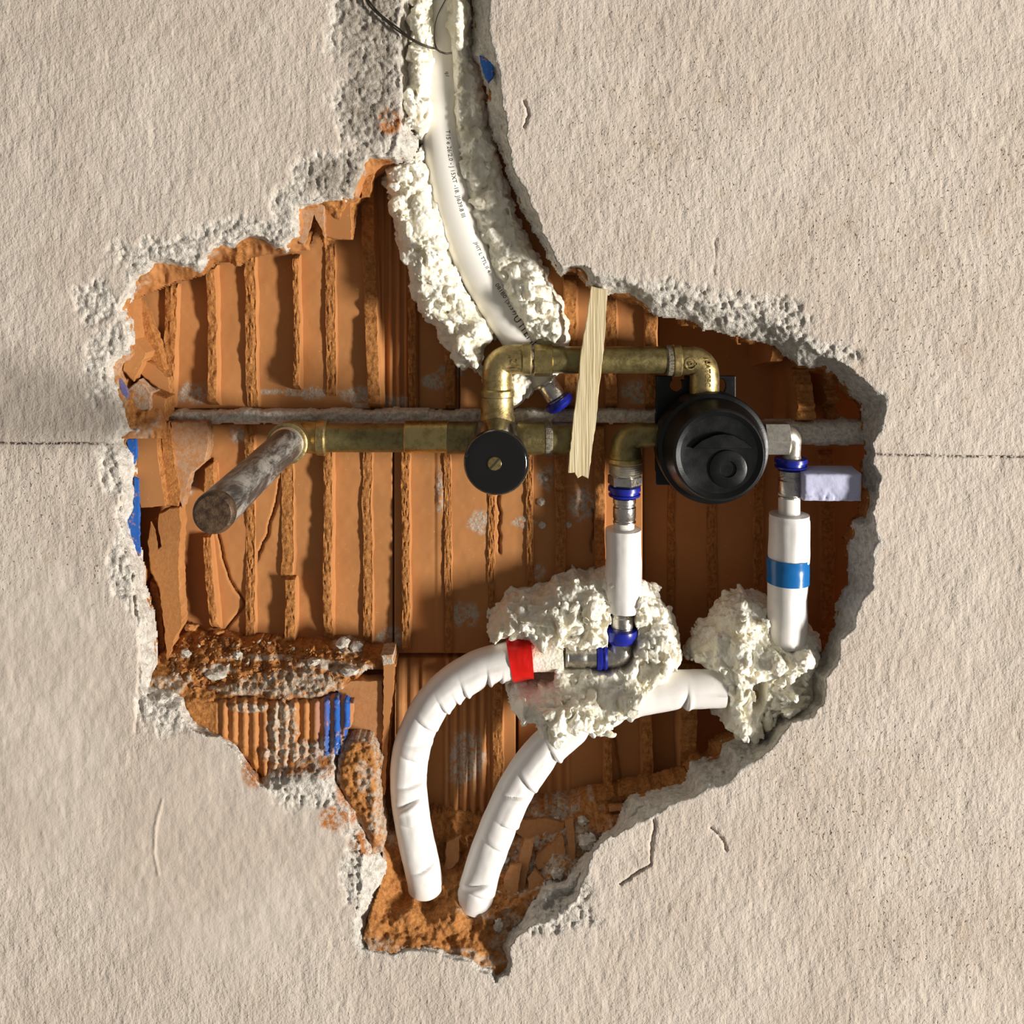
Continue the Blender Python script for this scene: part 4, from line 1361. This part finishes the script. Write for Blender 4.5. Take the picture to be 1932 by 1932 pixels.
# upper run
upr = thing('brass_pipe_run', 'upper brass pipe bridging the stop valve and the black mixing valve', 'pipe', (1130, 680, -70))
E1 = catmull([up(1000, 678, -70), up(980, 678, -70), up(958, 679, -70), up(942, 689, -70), up(938, 706, -70), up(938, 724, -70), up(938, 740, -70)], 30)
tube('elbow', E1, [29] * 30, M_BRASS, upr, 36)
cyl('elbow_collar', 984, 1003, 678, -70, 31, M_BRASS, upr, 40, lambda L: [(0, 28), (2, 31), (L - 3, 31), (L, 28)])
cyl('sealing_hemp', 1001, 1008, 678, -70, 28, M_HEMP, upr, 30)
cyl('union_nut', 1006, 1043, 680, -70, 31, M_BRASSNEW, upr, 8, lambda L: [(0, 28), (2, 31.5), (L - 2, 31.5), (L, 28)])
cyl('pipe', 1040, 1275, 679, -70, 26.5, M_BRASSDARK, upr)
cyl('sealing_hemp', 1256, 1270, 680, -70, 28.5, M_HEMP, upr, 30, lambda L: [(0, 27), (3, 29.5), (L - 3, 30), (L, 27)])
cyl('elbow_collar', 1268, 1286, 680, -70, 31, M_BRASS, upr, 40, lambda L: [(0, 28), (3, 31.5), (L - 4, 31), (L, 27)])
E2 = catmull([up(1275, 680, -70), up(1295, 680, -70), up(1312, 682, -70), up(1325, 692, -70), up(1329, 708, -70), up(1329, 730, -70), up(1329, 752, -70)], 30)
tube('elbow', E2, [28.5] * 30, M_BRASS, upr, 36)


def flat_text(body, size, px, py, w, ang, mat, par, extr=2.0, name='raised_mark'):
    V, F = font_mesh(body, size, extr)
    V[:, 0] -= (V[:, 0].max() + V[:, 0].min()) / 2
    V[:, 1] -= (V[:, 1].max() + V[:, 1].min()) / 2
    c, s = math.cos(ang), math.sin(ang)
    o = up(px, py, w)
    U = np.stack([o[0] + c * V[:, 0] - s * V[:, 1], o[1] - (s * V[:, 0] + c * V[:, 1]), o[2] + V[:, 2]], 1)
    return mk(name, U, F, mat, par, None, 30)


flat_text('1/2"', 19, 970, 684, -41.5, math.pi / 2, M_BRASS, upr)
flat_text('G', 13, 1303, 686, -41.5, math.pi / 2, M_BRASS, upr)
lathe('raised_mark', up(1303, 686, -43.5), WA, [(0, 12), (3, 12), (3, 9.5), (0, 9.5)], M_BRASS, upr, 24)
lathe('raised_mark', up(1312, 686, -43.5), WA, [(0, 2.6), (3, 2.6), (3, 0.0)], M_BRASS, upr, 10)
flat_text('10ATCEC', 14, 1336, 703, -43.5, -math.pi / 2, M_BRASS, upr, 2.5)

# angle fitting left of the mixing valve
ang = thing('brass_elbow_fitting', 'dull brass elbow screwed into the left side of the black mixing valve', 'pipe fitting', (1180, 868, -72))
E3 = catmull([up(1245, 821, -72), up(1222, 821, -72), up(1200, 822, -72), up(1184, 832, -72), up(1180, 848, -72), up(1180, 870, -72)], 26)
tube('elbow', E3, np.linspace(21, 33, 26), M_BRASSDARK, ang, 36, rf=lambda s, t: 0 * s)
lathe('elbow_collar', up(1180, 862, -72), VA, [(0, 31), (2, 35), (9, 35.5), (12, 33)], M_BRASS, ang, 40)

# ------------------------------------------------------------------ stop valve with black knob
sv = thing('stop_valve', 'brass stop valve with round glossy black knob and slotted brass screw', 'valve', (936, 836, -80))
lathe('valve_body', up(938, 733, -70), VA, [(0, 30), (3, 34), (14, 34), (16, 32), (52, 32), (55, 34), (86, 34), (110, 30)], M_BRASS, sv, 40)
KC = np.array([-13.0, 402.0, 0])
lathe('handle_sleeve', KC + np.array([0, 0, -96]), WA, [(0, 40), (2, 56), (90, 57.5), (176, 58)], M_SMOKE, sv, 56)
lathe('brass_rim', KC + np.array([2, 4.5, 72]), WA, [(0, 50), (1, 56.5), (14, 57), (16, 50)], M_BRASSNEW, sv, 56)
lathe('knob', KC + np.array([0, 0, 76]), WA, [(0, 50), (1, 58), (20, 58.8), (25, 57), (28, 53), (29, 46), (27, 30), (26, 13.5), (25, 0)], M_GLOSS, sv, 64)
lathe('screw', KC + np.array([-3, 1, 98]), WA, [(0, 12.6), (6, 12.6), (7.5, 11.4), (8, 0)], M_BRASSNEW, sv, 32)
a45 = math.radians(48)
cs = KC + np.array([-3, 1, 107.0])
dx = np.array([math.cos(a45), -math.sin(a45), 0]) * 11.6
dn = np.array([math.sin(a45), math.cos(a45), 0]) * 1.5
mk('screw_slot', np.array([cs - dx - dn, cs + dx - dn, cs + dx + dn, cs - dx + dn, cs - dx - dn - (0, 0, 2), cs + dx - dn - (0, 0, 2), cs + dx + dn - (0, 0, 2), cs - dx + dn - (0, 0, 2)]),
   [(0, 1, 2, 3), (0, 4, 5, 1), (1, 5, 6, 2), (2, 6, 7, 3), (3, 7, 4, 0)], M_INK, sv, smooth_sh=False)

# ------------------------------------------------------------------ black mixing valve
mv = thing('mixing_valve', 'large round black plastic valve body with off-centre button on a slotted black plate', 'valve', (1345, 846, -90))


def plate_fn(X, Y):
    dx2 = np.maximum(np.abs(X - 1313) - 72, 0)
    dy2 = np.maximum(np.abs(Y - 812) - 100, 0)
    m = (dx2 ** 2 + dy2 ** 2) < 16
    m |= (np.abs(X - 1243) < 8) & (np.abs(Y - 835) < 56)
    m &= ((X - 1276) ** 2 + (Y - 727) ** 2) > 11.5 ** 2
    m &= (((X - 1360) / 9.0) ** 2 + ((Y - 728) / 13.0) ** 2) > 1
    m &= ~((X < 1292) & (X > 1268) & (Y > 690) & (Y < 716))
    return np.full(X.shape, -92.0), m


relief('mounting_plate', np.arange(1232, 1392, 1.5), np.arange(702, 918, 1.5), plate_fn, M_BLACK, mv, thick=9)
MC = np.array([401.0, 402.0, 0])
lathe('valve_drum', MC + np.array([0, 0, -90]), WA, [(0, 96), (4, 106), (60, 107), (65, 105.5), (67, 102), (68, 98), (112, 88), (120, 86), (123, 83.5), (123.5, 81), (121, 77), (118, 72), (116, 60), (115, 30), (115, 0)], M_BLACK, mv, 96, 18)
lathe('button_ring', MC + np.array([17, 27, 25]), WA, [(0, 35), (3.2, 35), (4.2, 33.5), (4.2, 15.5), (1, 14.5), (0.5, 0)], M_BLACK, mv, 56)
lens = [(1306, 846), (1322, 832), (1345, 821), (1366, 817), (1388, 822), (1406, 833), (1422, 846)]
ext('finger_grip', lens, 35, 12, M_BLACK, mv, 2.5, 6, 0, (0, -0.04), 3)

# ------------------------------------------------------------------ grey pipe stub
stub = thing('pipe_stub', 'grey galvanised pipe stub with rusty closed end sticking out of the wall', 'pipe', (552, 832, -60))
lathe('tube', EB + np.array([0, 0, -60]), WA, [(0, 31), (60, 31), (300, 30.5), (536, 30.5), (540, 30)], M_GALV, stub, 48)
lathe('thread', EB + np.array([0, 0, -34]), WA, [(0, 31), (1, 33)] + sum([[(2 + i * 4, 33.2), (4 + i * 4, 31.6)] for i in range(5)], []) + [(24, 31)], M_NICKEL, stub, 40)
lathe('end_cap', EB + np.array([0, 0, 472]), WA, [(0, 30.8), (8, 30.9), (13, 29.5), (16, 26), (16.5, 14), (16, 0)], M_RUST, stub, 48)


# ------------------------------------------------------------------ insulated pipes
def collar(name, c, axis, par, r=30):
    return lathe(name, c, axis, [(0, r * .74), (0.5, r * 0.98), (4, r), (8, r * 1.0), (9, r * .88), (14, r * .88), (15, r * .98), (19, r * .95), (20, r * .72)], M_BLUERING, par, 40)


def sleeve(name, c, axis, L, par, r=22):
    pr = [(0, r * .9), (2, r), (L * .22, r), (L * .26, r * .93), (L * .34, r * .93), (L * .38, r), (L * .78, r), (L * .82, r * .94), (L * .9, r * .94), (L * .93, r), (L - 1, r), (L, r * .9)]
    return lathe(name, c, axis, pr, M_CHROME, par, 40)


# middle riser
r1 = thing('insulated_riser', 'short vertical white insulated pipe with hexagon nut and blue collar under the brass elbow', 'pipe', (1178, 1150, -74))
lathe('thread', up(1180, 870, -72), VA, [(0, 30)] + sum([[(2 + i * 4, 32.5), (4 + i * 4, 30.5)] for i in range(6)], []) + [(27, 29)], M_NICKEL, r1, 36)
lathe('hexagon_nut', up(1179, 896, -72), VA, [(0, 30), (2, 34), (17, 34), (21, 30), (24, 26)], M_CHROME, r1, 6, 20, 0.25)
collar('blue_collar', up(1178, 917, -72), VA, r1, 32)
sleeve('press_sleeve', up(1178, 938, -72), VA, 50, r1, 22.5)
lathe('pipe', up(1177, 985, -72), VA, [(0, 20.5), (40, 20.5)], M_PIPE, r1, 36)


def wrap(seed, amp=1.2):
    return lambda s, t: amp * fbm(s, t * 22, 60, 3, seed) + 0.8 * fbm(s * 0.4, t * 14, 20, 2, seed + 1)


C1 = catmull([up(1176, 998, -72), up(1176, 1050, -72), up(1175, 1100, -72), up(1174, 1150, -72)], 40)
tube('insulation', C1, 35.5, M_SLEEVE, r1, 44, rf=wrap(3, 1.6))
# press elbow in the foam
pe = thing('press_elbow', 'steel press elbow with two blue collars bedded in the foam clump', 'pipe fitting', (1172, 1240, -72))
sleeve('press_sleeve', up(1174, 1146, -72), VA, 46, pe, 22.5)
lathe('blue_collar', up(1172, 1186, -70), VA, [(0, 22), (0.5, 31), (5, 32), (19, 29), (26, 25), (27, 20)], M_BLUERING, pe, 40)
E4 = catmull([up(1171, 1208, -71), up(1171, 1222, -71), up(1170, 1232, -71), up(1160, 1238, -71), up(1146, 1238, -71), up(1136, 1238, -71)], 26)
tube('elbow', E4, 21.5, M_CHROME, pe, 32)
lathe('blue_collar', up(1145, 1236, -71), (-1, 0, 0), [(0, 22), (0.5, 27), (5, 28.5), (10, 26), (12, 29), (20, 28), (21, 20)], M_BLUERING, pe, 36)
sleeve('press_sleeve', up(1126, 1237, -71), (-1, 0, 0), 62, pe, 22)


def folds(lst, base):
    """sharp tucks on the inside of a bend: (s, angle, depth, half width, spread)"""
    def rf(s, t):
        r = base(s, t)
        for s0, a0, dep, sg, spr, sk in lst:
            da = np.angle(np.exp(1j * (t - a0)))
            ss = (s - s0 - sk * da * 16) * (1 if sk >= 0 else -1)
            env = np.exp(-(da / spr) ** 2)
            g = np.where(ss > 0, np.exp(-ss / (2.6 * sg)), np.exp(-(ss / (0.55 * sg)) ** 2))
            r = r - dep * env * g + 0.3 * dep * env * np.exp(-((ss + 2.0 * sg) / (1.3 * sg)) ** 2)
        return r
    return rf


# left curved pipe (red tape)
p1 = thing('insulated_curved_pipe', 'white insulated pipe with red tape curving down at the left', 'pipe', (800, 1660, -66))
Q1 = [up(1062, 1237, -72), up(1010, 1240, -72), up(960, 1246, -70), up(905, 1262, -68), up(852, 1294, -66), up(808, 1340, -66), up(780, 1400, -66), up(771, 1465, -66), up(775, 1530, -67), up(787, 1590, -70),
      up(800, 1650, -82), up(803, 1676, -92)]
K1 = catmull(Q1, 520)
S1 = np.concatenate([[0], np.cumsum(np.linalg.norm(np.diff(K1, axis=0), axis=1))])


def s1(px=None, py=None):
    P = np.stack([FX + K1[:, 0] * DP / (DP - K1[:, 2]), FY + K1[:, 1] * DP / (DP - K1[:, 2])], 1)
    return float(S1[np.argmin((P[:, 0] - px) ** 2 + (P[:, 1] - py) ** 2)])


T1_, N1_, B1_ = frames(K1)
# which side of the tube is the inside of the bend (towards +u, +v)
ins1 = math.pi / 2 if (B1_[260] @ np.array([1.0, 0.4, 0])) > 0 else -math.pi / 2
sg1 = 1 if ins1 > 0 else -1
fl1 = []
for (px, py, dep, wd, fr, sk) in [(913, 1262, 11, 3.4, .62, .5), (934, 1254, 8, 3.0, .85, .7), (868, 1290, 9, 3.4, .55, .5), (846, 1304, 6, 3, .75, .6), (826, 1322, 9, 3.4, .5, .7), (797, 1360, 11, 4, .35, .5),
                                  (786, 1388, 8, 3.4, .42, -.4), (776, 1424, 9, 3.6, .3, .5), (771, 1468, 8, 3.6, .3, -.3), (772, 1502, 10, 4.2, .05, -.8), (777, 1545, 4, 4, .0, .6), (793, 1620, 6, 3.2, .3, -.3)]:
    fl1.append((s1(px, py), sg1 * fr * math.pi / 2, dep, wd, 0.62, sk * sg1))
i0 = int(np.argmin(np.abs(S1 - s1(988, 1242))))
RR1 = np.linspace(37, 35, len(K1) - i0 + 2)
RR1[-16:] *= np.linspace(1, 0.72, 16)
base1 = wrap(6, 1.3)
off = S1[i0 - 2]
fl1 = [(a - off, b, c, d, e, f) for a, b, c, d, e, f in fl1]
tube('insulation', K1[i0 - 2:], RR1, M_SLEEVE, p1, 56, rf=folds(fl1, base1))
j0, j1 = int(np.argmin(np.abs(S1 - s1(1004, 1241)))), int(np.argmin(np.abs(S1 - s1(962, 1246))))
tube('red_tape', catmull(K1[j0:j1 + 1], 24), 39.8, M_RED, p1, 48, rf=lambda s, t: 1.2 * fbm(s * 0.6, t * 20, 14, 3, 5) + 0.8 * np.sin(t * 9 + s * .1))
tube('foam_core', catmull(K1[0:j0 + 1], 20), 27, M_FOAM, p1, 36, rf=wrap(8, 1.8))

# right curved pipe
p2 = thing('insulated_curved_pipe', 'white insulated pipe without tape curving from the right foam clump down to the bottom', 'pipe', (898, 1700, -66))
Q2 = [up(1364, 1300, -74), up(1320, 1300, -72), up(1260, 1304, -70), up(1195, 1318, -68), up(1125, 1346, -66), up(1060, 1386, -66), up(1008, 1438, -66), up(968, 1500, -66), up(938, 1565, -66), up(914, 1630, -68),
      up(899, 1682, -74), up(893, 1706, -82)]
K2 = catmull(Q2, 520)
S2 = np.concatenate([[0], np.cumsum(np.linalg.norm(np.diff(K2, axis=0), axis=1))])
P2 = np.stack([FX + K2[:, 0] * DP / (DP - K2[:, 2]), FY + K2[:, 1] * DP / (DP - K2[:, 2])], 1)
_, _, B2_ = frames(K2)
sg2 = 1 if (B2_[260] @ np.array([0.6, 0.8, 0])) > 0 else -1
fl2 = []
for (px, py, dep, wd, fr, sk) in [(1288, 1301, 11, 3.6, .5, .2), (1172, 1326, 11, 3.6, .7, .5), (1098, 1360, 11, 3.4, .7, .6), (1034, 1410, 13, 4, .45, .6), (985, 1468, 10, 4, .3, .8), (974, 1488, 8, 3, .05, -.9),
                                  (948, 1546, 9, 3.2, .45, .3), (932, 1584, 4, 5, .1, .4), (906, 1655, 9, 4, -.1, -.9), (902, 1674, 5, 3, .4, .5)]:
    fl2.append((float(S2[np.argmin((P2[:, 0] - px) ** 2 + (P2[:, 1] - py) ** 2)]), sg2 * fr * math.pi / 2, dep, wd, 0.7, sk * sg2))
RR2 = np.linspace(36, 35, len(K2))
RR2[-16:] *= np.linspace(1, 0.8, 16)
tube('insulation', K2, RR2, M_SLEEVE, p2, 56, rf=folds(fl2, wrap(9, 1.3)))

# right riser with blue tape
r2 = thing('insulated_riser', 'tall white insulated pipe banded with blue tape beside the lavender block', 'pipe', (1486, 1200, -74))
cyl('square_block', 1440, 1486, 826, -78, 33, M_NICKEL, r2, 6, lambda L: [(0, 30), (1, 34), (L - 2, 34), (L, 31)])
E5 = catmull([up(1478, 824, -76), up(1488, 824, -76), up(1495, 829, -76), up(1496, 842, -76), up(1495, 856, -76), up(1494, 868, -76)], 24)
tube('elbow', E5, [24, 24, 24, 23, 22, 21, 20, 19, 18, 17.5, 17, 16.5, 16, 15.5, 15.5, 15.5, 15.5, 15.5, 15.5, 16, 17, 18, 18, 18], M_NICKEL, r2, 32)
collar('blue_collar', up(1492, 864, -76), VA, r2, 32)
sleeve('press_sleeve', up(1490, 885, -76), VA, 56, r2, 23)
lathe('pipe', up(1489, 930, -76), VA, [(0, 21), (56, 21)], M_PIPE, r2, 36)
C2 = catmull([up(1489, 970, -76), up(1488, 1040, -76), up(1486, 1110, -76), up(1484, 1215, -76)], 60)
tube('insulation', C2, [38] * 3 + [39] * 57, M_SLEEVE, r2, 48, rf=lambda s, t: wrap(11, 1.8)(s, t) - 3.0 * np.exp(-(np.angle(np.exp(1j * (t - 0.35))) / 0.25) ** 2) * smooth(20, 60, s))
tube('blue_tape', catmull([up(1487.3, 1052, -76), up(1487, 1075, -76), up(1486.6, 1098, -76)], 12), 41.3, M_BLUETAPE, r2, 48, rf=lambda s, t: 0.9 * fbm(s, t * 18, 24, 2, 4))

# fitting glimpsed inside the right foam clump
hf = thing('buried_fitting', 'bit of metal fitting glimpsed in the hole of the right foam clump', 'pipe fitting', (1418, 1320, -104))
ext('steel_facet', [(1406, 1268), (1414, 1264), (1432, 1262), (1432, 1278), (1414, 1296), (1408, 1298)], -97, 16, M_NICKEL, hf, 2, 20, 0, (0.2, 0), 3)
lathe('brass_nut', up(1420, 1312, -118), WA, [(0, 15), (14, 15), (17, 11), (17, 0)], M_BRASS, hf, 6)

# ------------------------------------------------------------------ lavender block
bx0, bx1, by0, by1, wf, wb = 1517, 1626, 894, 946, -30, -104
a0 = up(bx0, by0, wf)
a1 = up(bx1, by1, wf)
nxs = np.linspace(a0[0], a1[0], 40)
nys = np.linspace(a0[1], a1[1], 22)
XX, YY = np.meshgrid(nxs, nys)
ed = np.minimum(np.minimum(XX - a0[0], a1[0] - XX), np.minimum(YY - a0[1], a1[1] - YY))
WW = wf + fbm(XX, YY, 16, 3, 4) * 0.8 - smooth(3.5, 0, ed) * 3 - smooth(a0[1] + 20, a1[1], YY) * np.maximum(0, ridged(XX, YY, 14, 3, 2) - 0.45) * 9
U = np.stack([XX, YY + (XX - a0[0]) * 0.004, WW], -1).reshape(-1, 3)
idx = np.arange(40 * 22).reshape(22, 40)
f = [tuple(r) for r in np.stack([idx[:-1, :-1], idx[1:, :-1], idx[1:, 1:], idx[:-1, 1:]], -1).reshape(-1, 4)]
rim = list(idx[0]) + list(idx[1:, -1]) + list(idx[-1, -2::-1]) + list(idx[-2:0:-1, 0])
nb_ = len(U)
Bk = U[rim].copy()
Bk[:, 2] = wb
Bk[:, 0] += 4
U = np.concatenate([U, Bk])
m = len(rim)
for i in range(m):
    j = (i + 1) % m
    f.append((rim[i], rim[j], nb_ + j, nb_ + i))
f.append(tuple(nb_ + i for i in range(m - 1, -1, -1)))
tag(mk('foam_board_block', U, f, M_LAV, None, None, 50), 'small pale lavender foam board block wedged between right riser and wall edge', 'foam block')

# ------------------------------------------------------------------ wooden wedge
wd = ext('wooden_wedge', [(1116, 540), (1146, 546), (1141, 640), (1132, 720), (1124, 800), (1113, 880), (1110, 903), (1098, 897), (1090, 902), (1084, 892), (1072, 892), (1080, 810), (1088, 740), (1097, 660), (1108, 600)],
         -28, 13, M_WOOD, None, 1.5, 9, 0.7, (0, 0.0), 5)
tag(wd, 'raw pale wooden splinter wedged upright across both brass pipes', 'wooden wedge')

# ------------------------------------------------------------------ tie wire
tw = thing('tie_wire', 'thin dark twisted tie wire hooked over the white pipe at the top', 'wire', (835, 100, -40))
for i, (dxy, ph) in enumerate([((0, 0), 0), ((3, -3), 2.0)]):
    pts = [(688 + dxy[0], -6, 6), (700 + dxy[0], 14 + dxy[1], 7), (722, 34 + dxy[1], 8), (748 + dxy[0], 56 + dxy[1], 6), (782, 78 + dxy[1] * .6, 2), (808, 89 + dxy[1] * .4, -8), (822, 92, -22), (830, 97, -32), (841, 101, -36), (852, 100, -44)]
    tube('wire_strand', catmull([up(*p) for p in pts], 60), 1.9, M_WIRE, tw, 8, sharp=None)
pts = [(848, -12, -30), (838, 6, -30), (827, 28, -32), (821, 52, -33), (820, 78, -33), (824, 92, -33), (832, 99, -34)]
tube('wire_loop', catmull([up(*p) for p in pts], 40), 2.0, M_WIRE, tw, 8, sharp=None)

# little mortar splashes on the brick plates (parts of the bricks they stick to)
for i, (px, py, r, par) in enumerate([(352, 808, 5, L1), (362, 849, 7, L1), (1031, 903, 6, L2), (1021, 947, 9, L2), (1023, 990, 9, L2), (1072, 990, 8, L2), (990, 800, 6, L2)]):
    rnd = np.random.RandomState(40 + i)
    c = up(px, py, -149)
    V = [c + np.array([0, 0, r * 0.8])]
    for k in range(8):
        t = k / 8 * 2 * math.pi
        V.append(c + np.array([math.cos(t) * r * rnd.uniform(.5, .9), math.sin(t) * r * rnd.uniform(.5, .9), r * 0.5]))
    for k in range(8):
        t = k / 8 * 2 * math.pi
        V.append(c + np.array([math.cos(t) * r * 1.1, math.sin(t) * r * 1.1, -2]))
    f = [(0, 1 + k, 1 + (k + 1) % 8) for k in range(8)] + [(1 + k, 9 + k, 9 + (k + 1) % 8, 1 + (k + 1) % 8) for k in range(8)]
    mk('mortar_splash', np.array(V), f, M_MORTAR, par, None, 30)
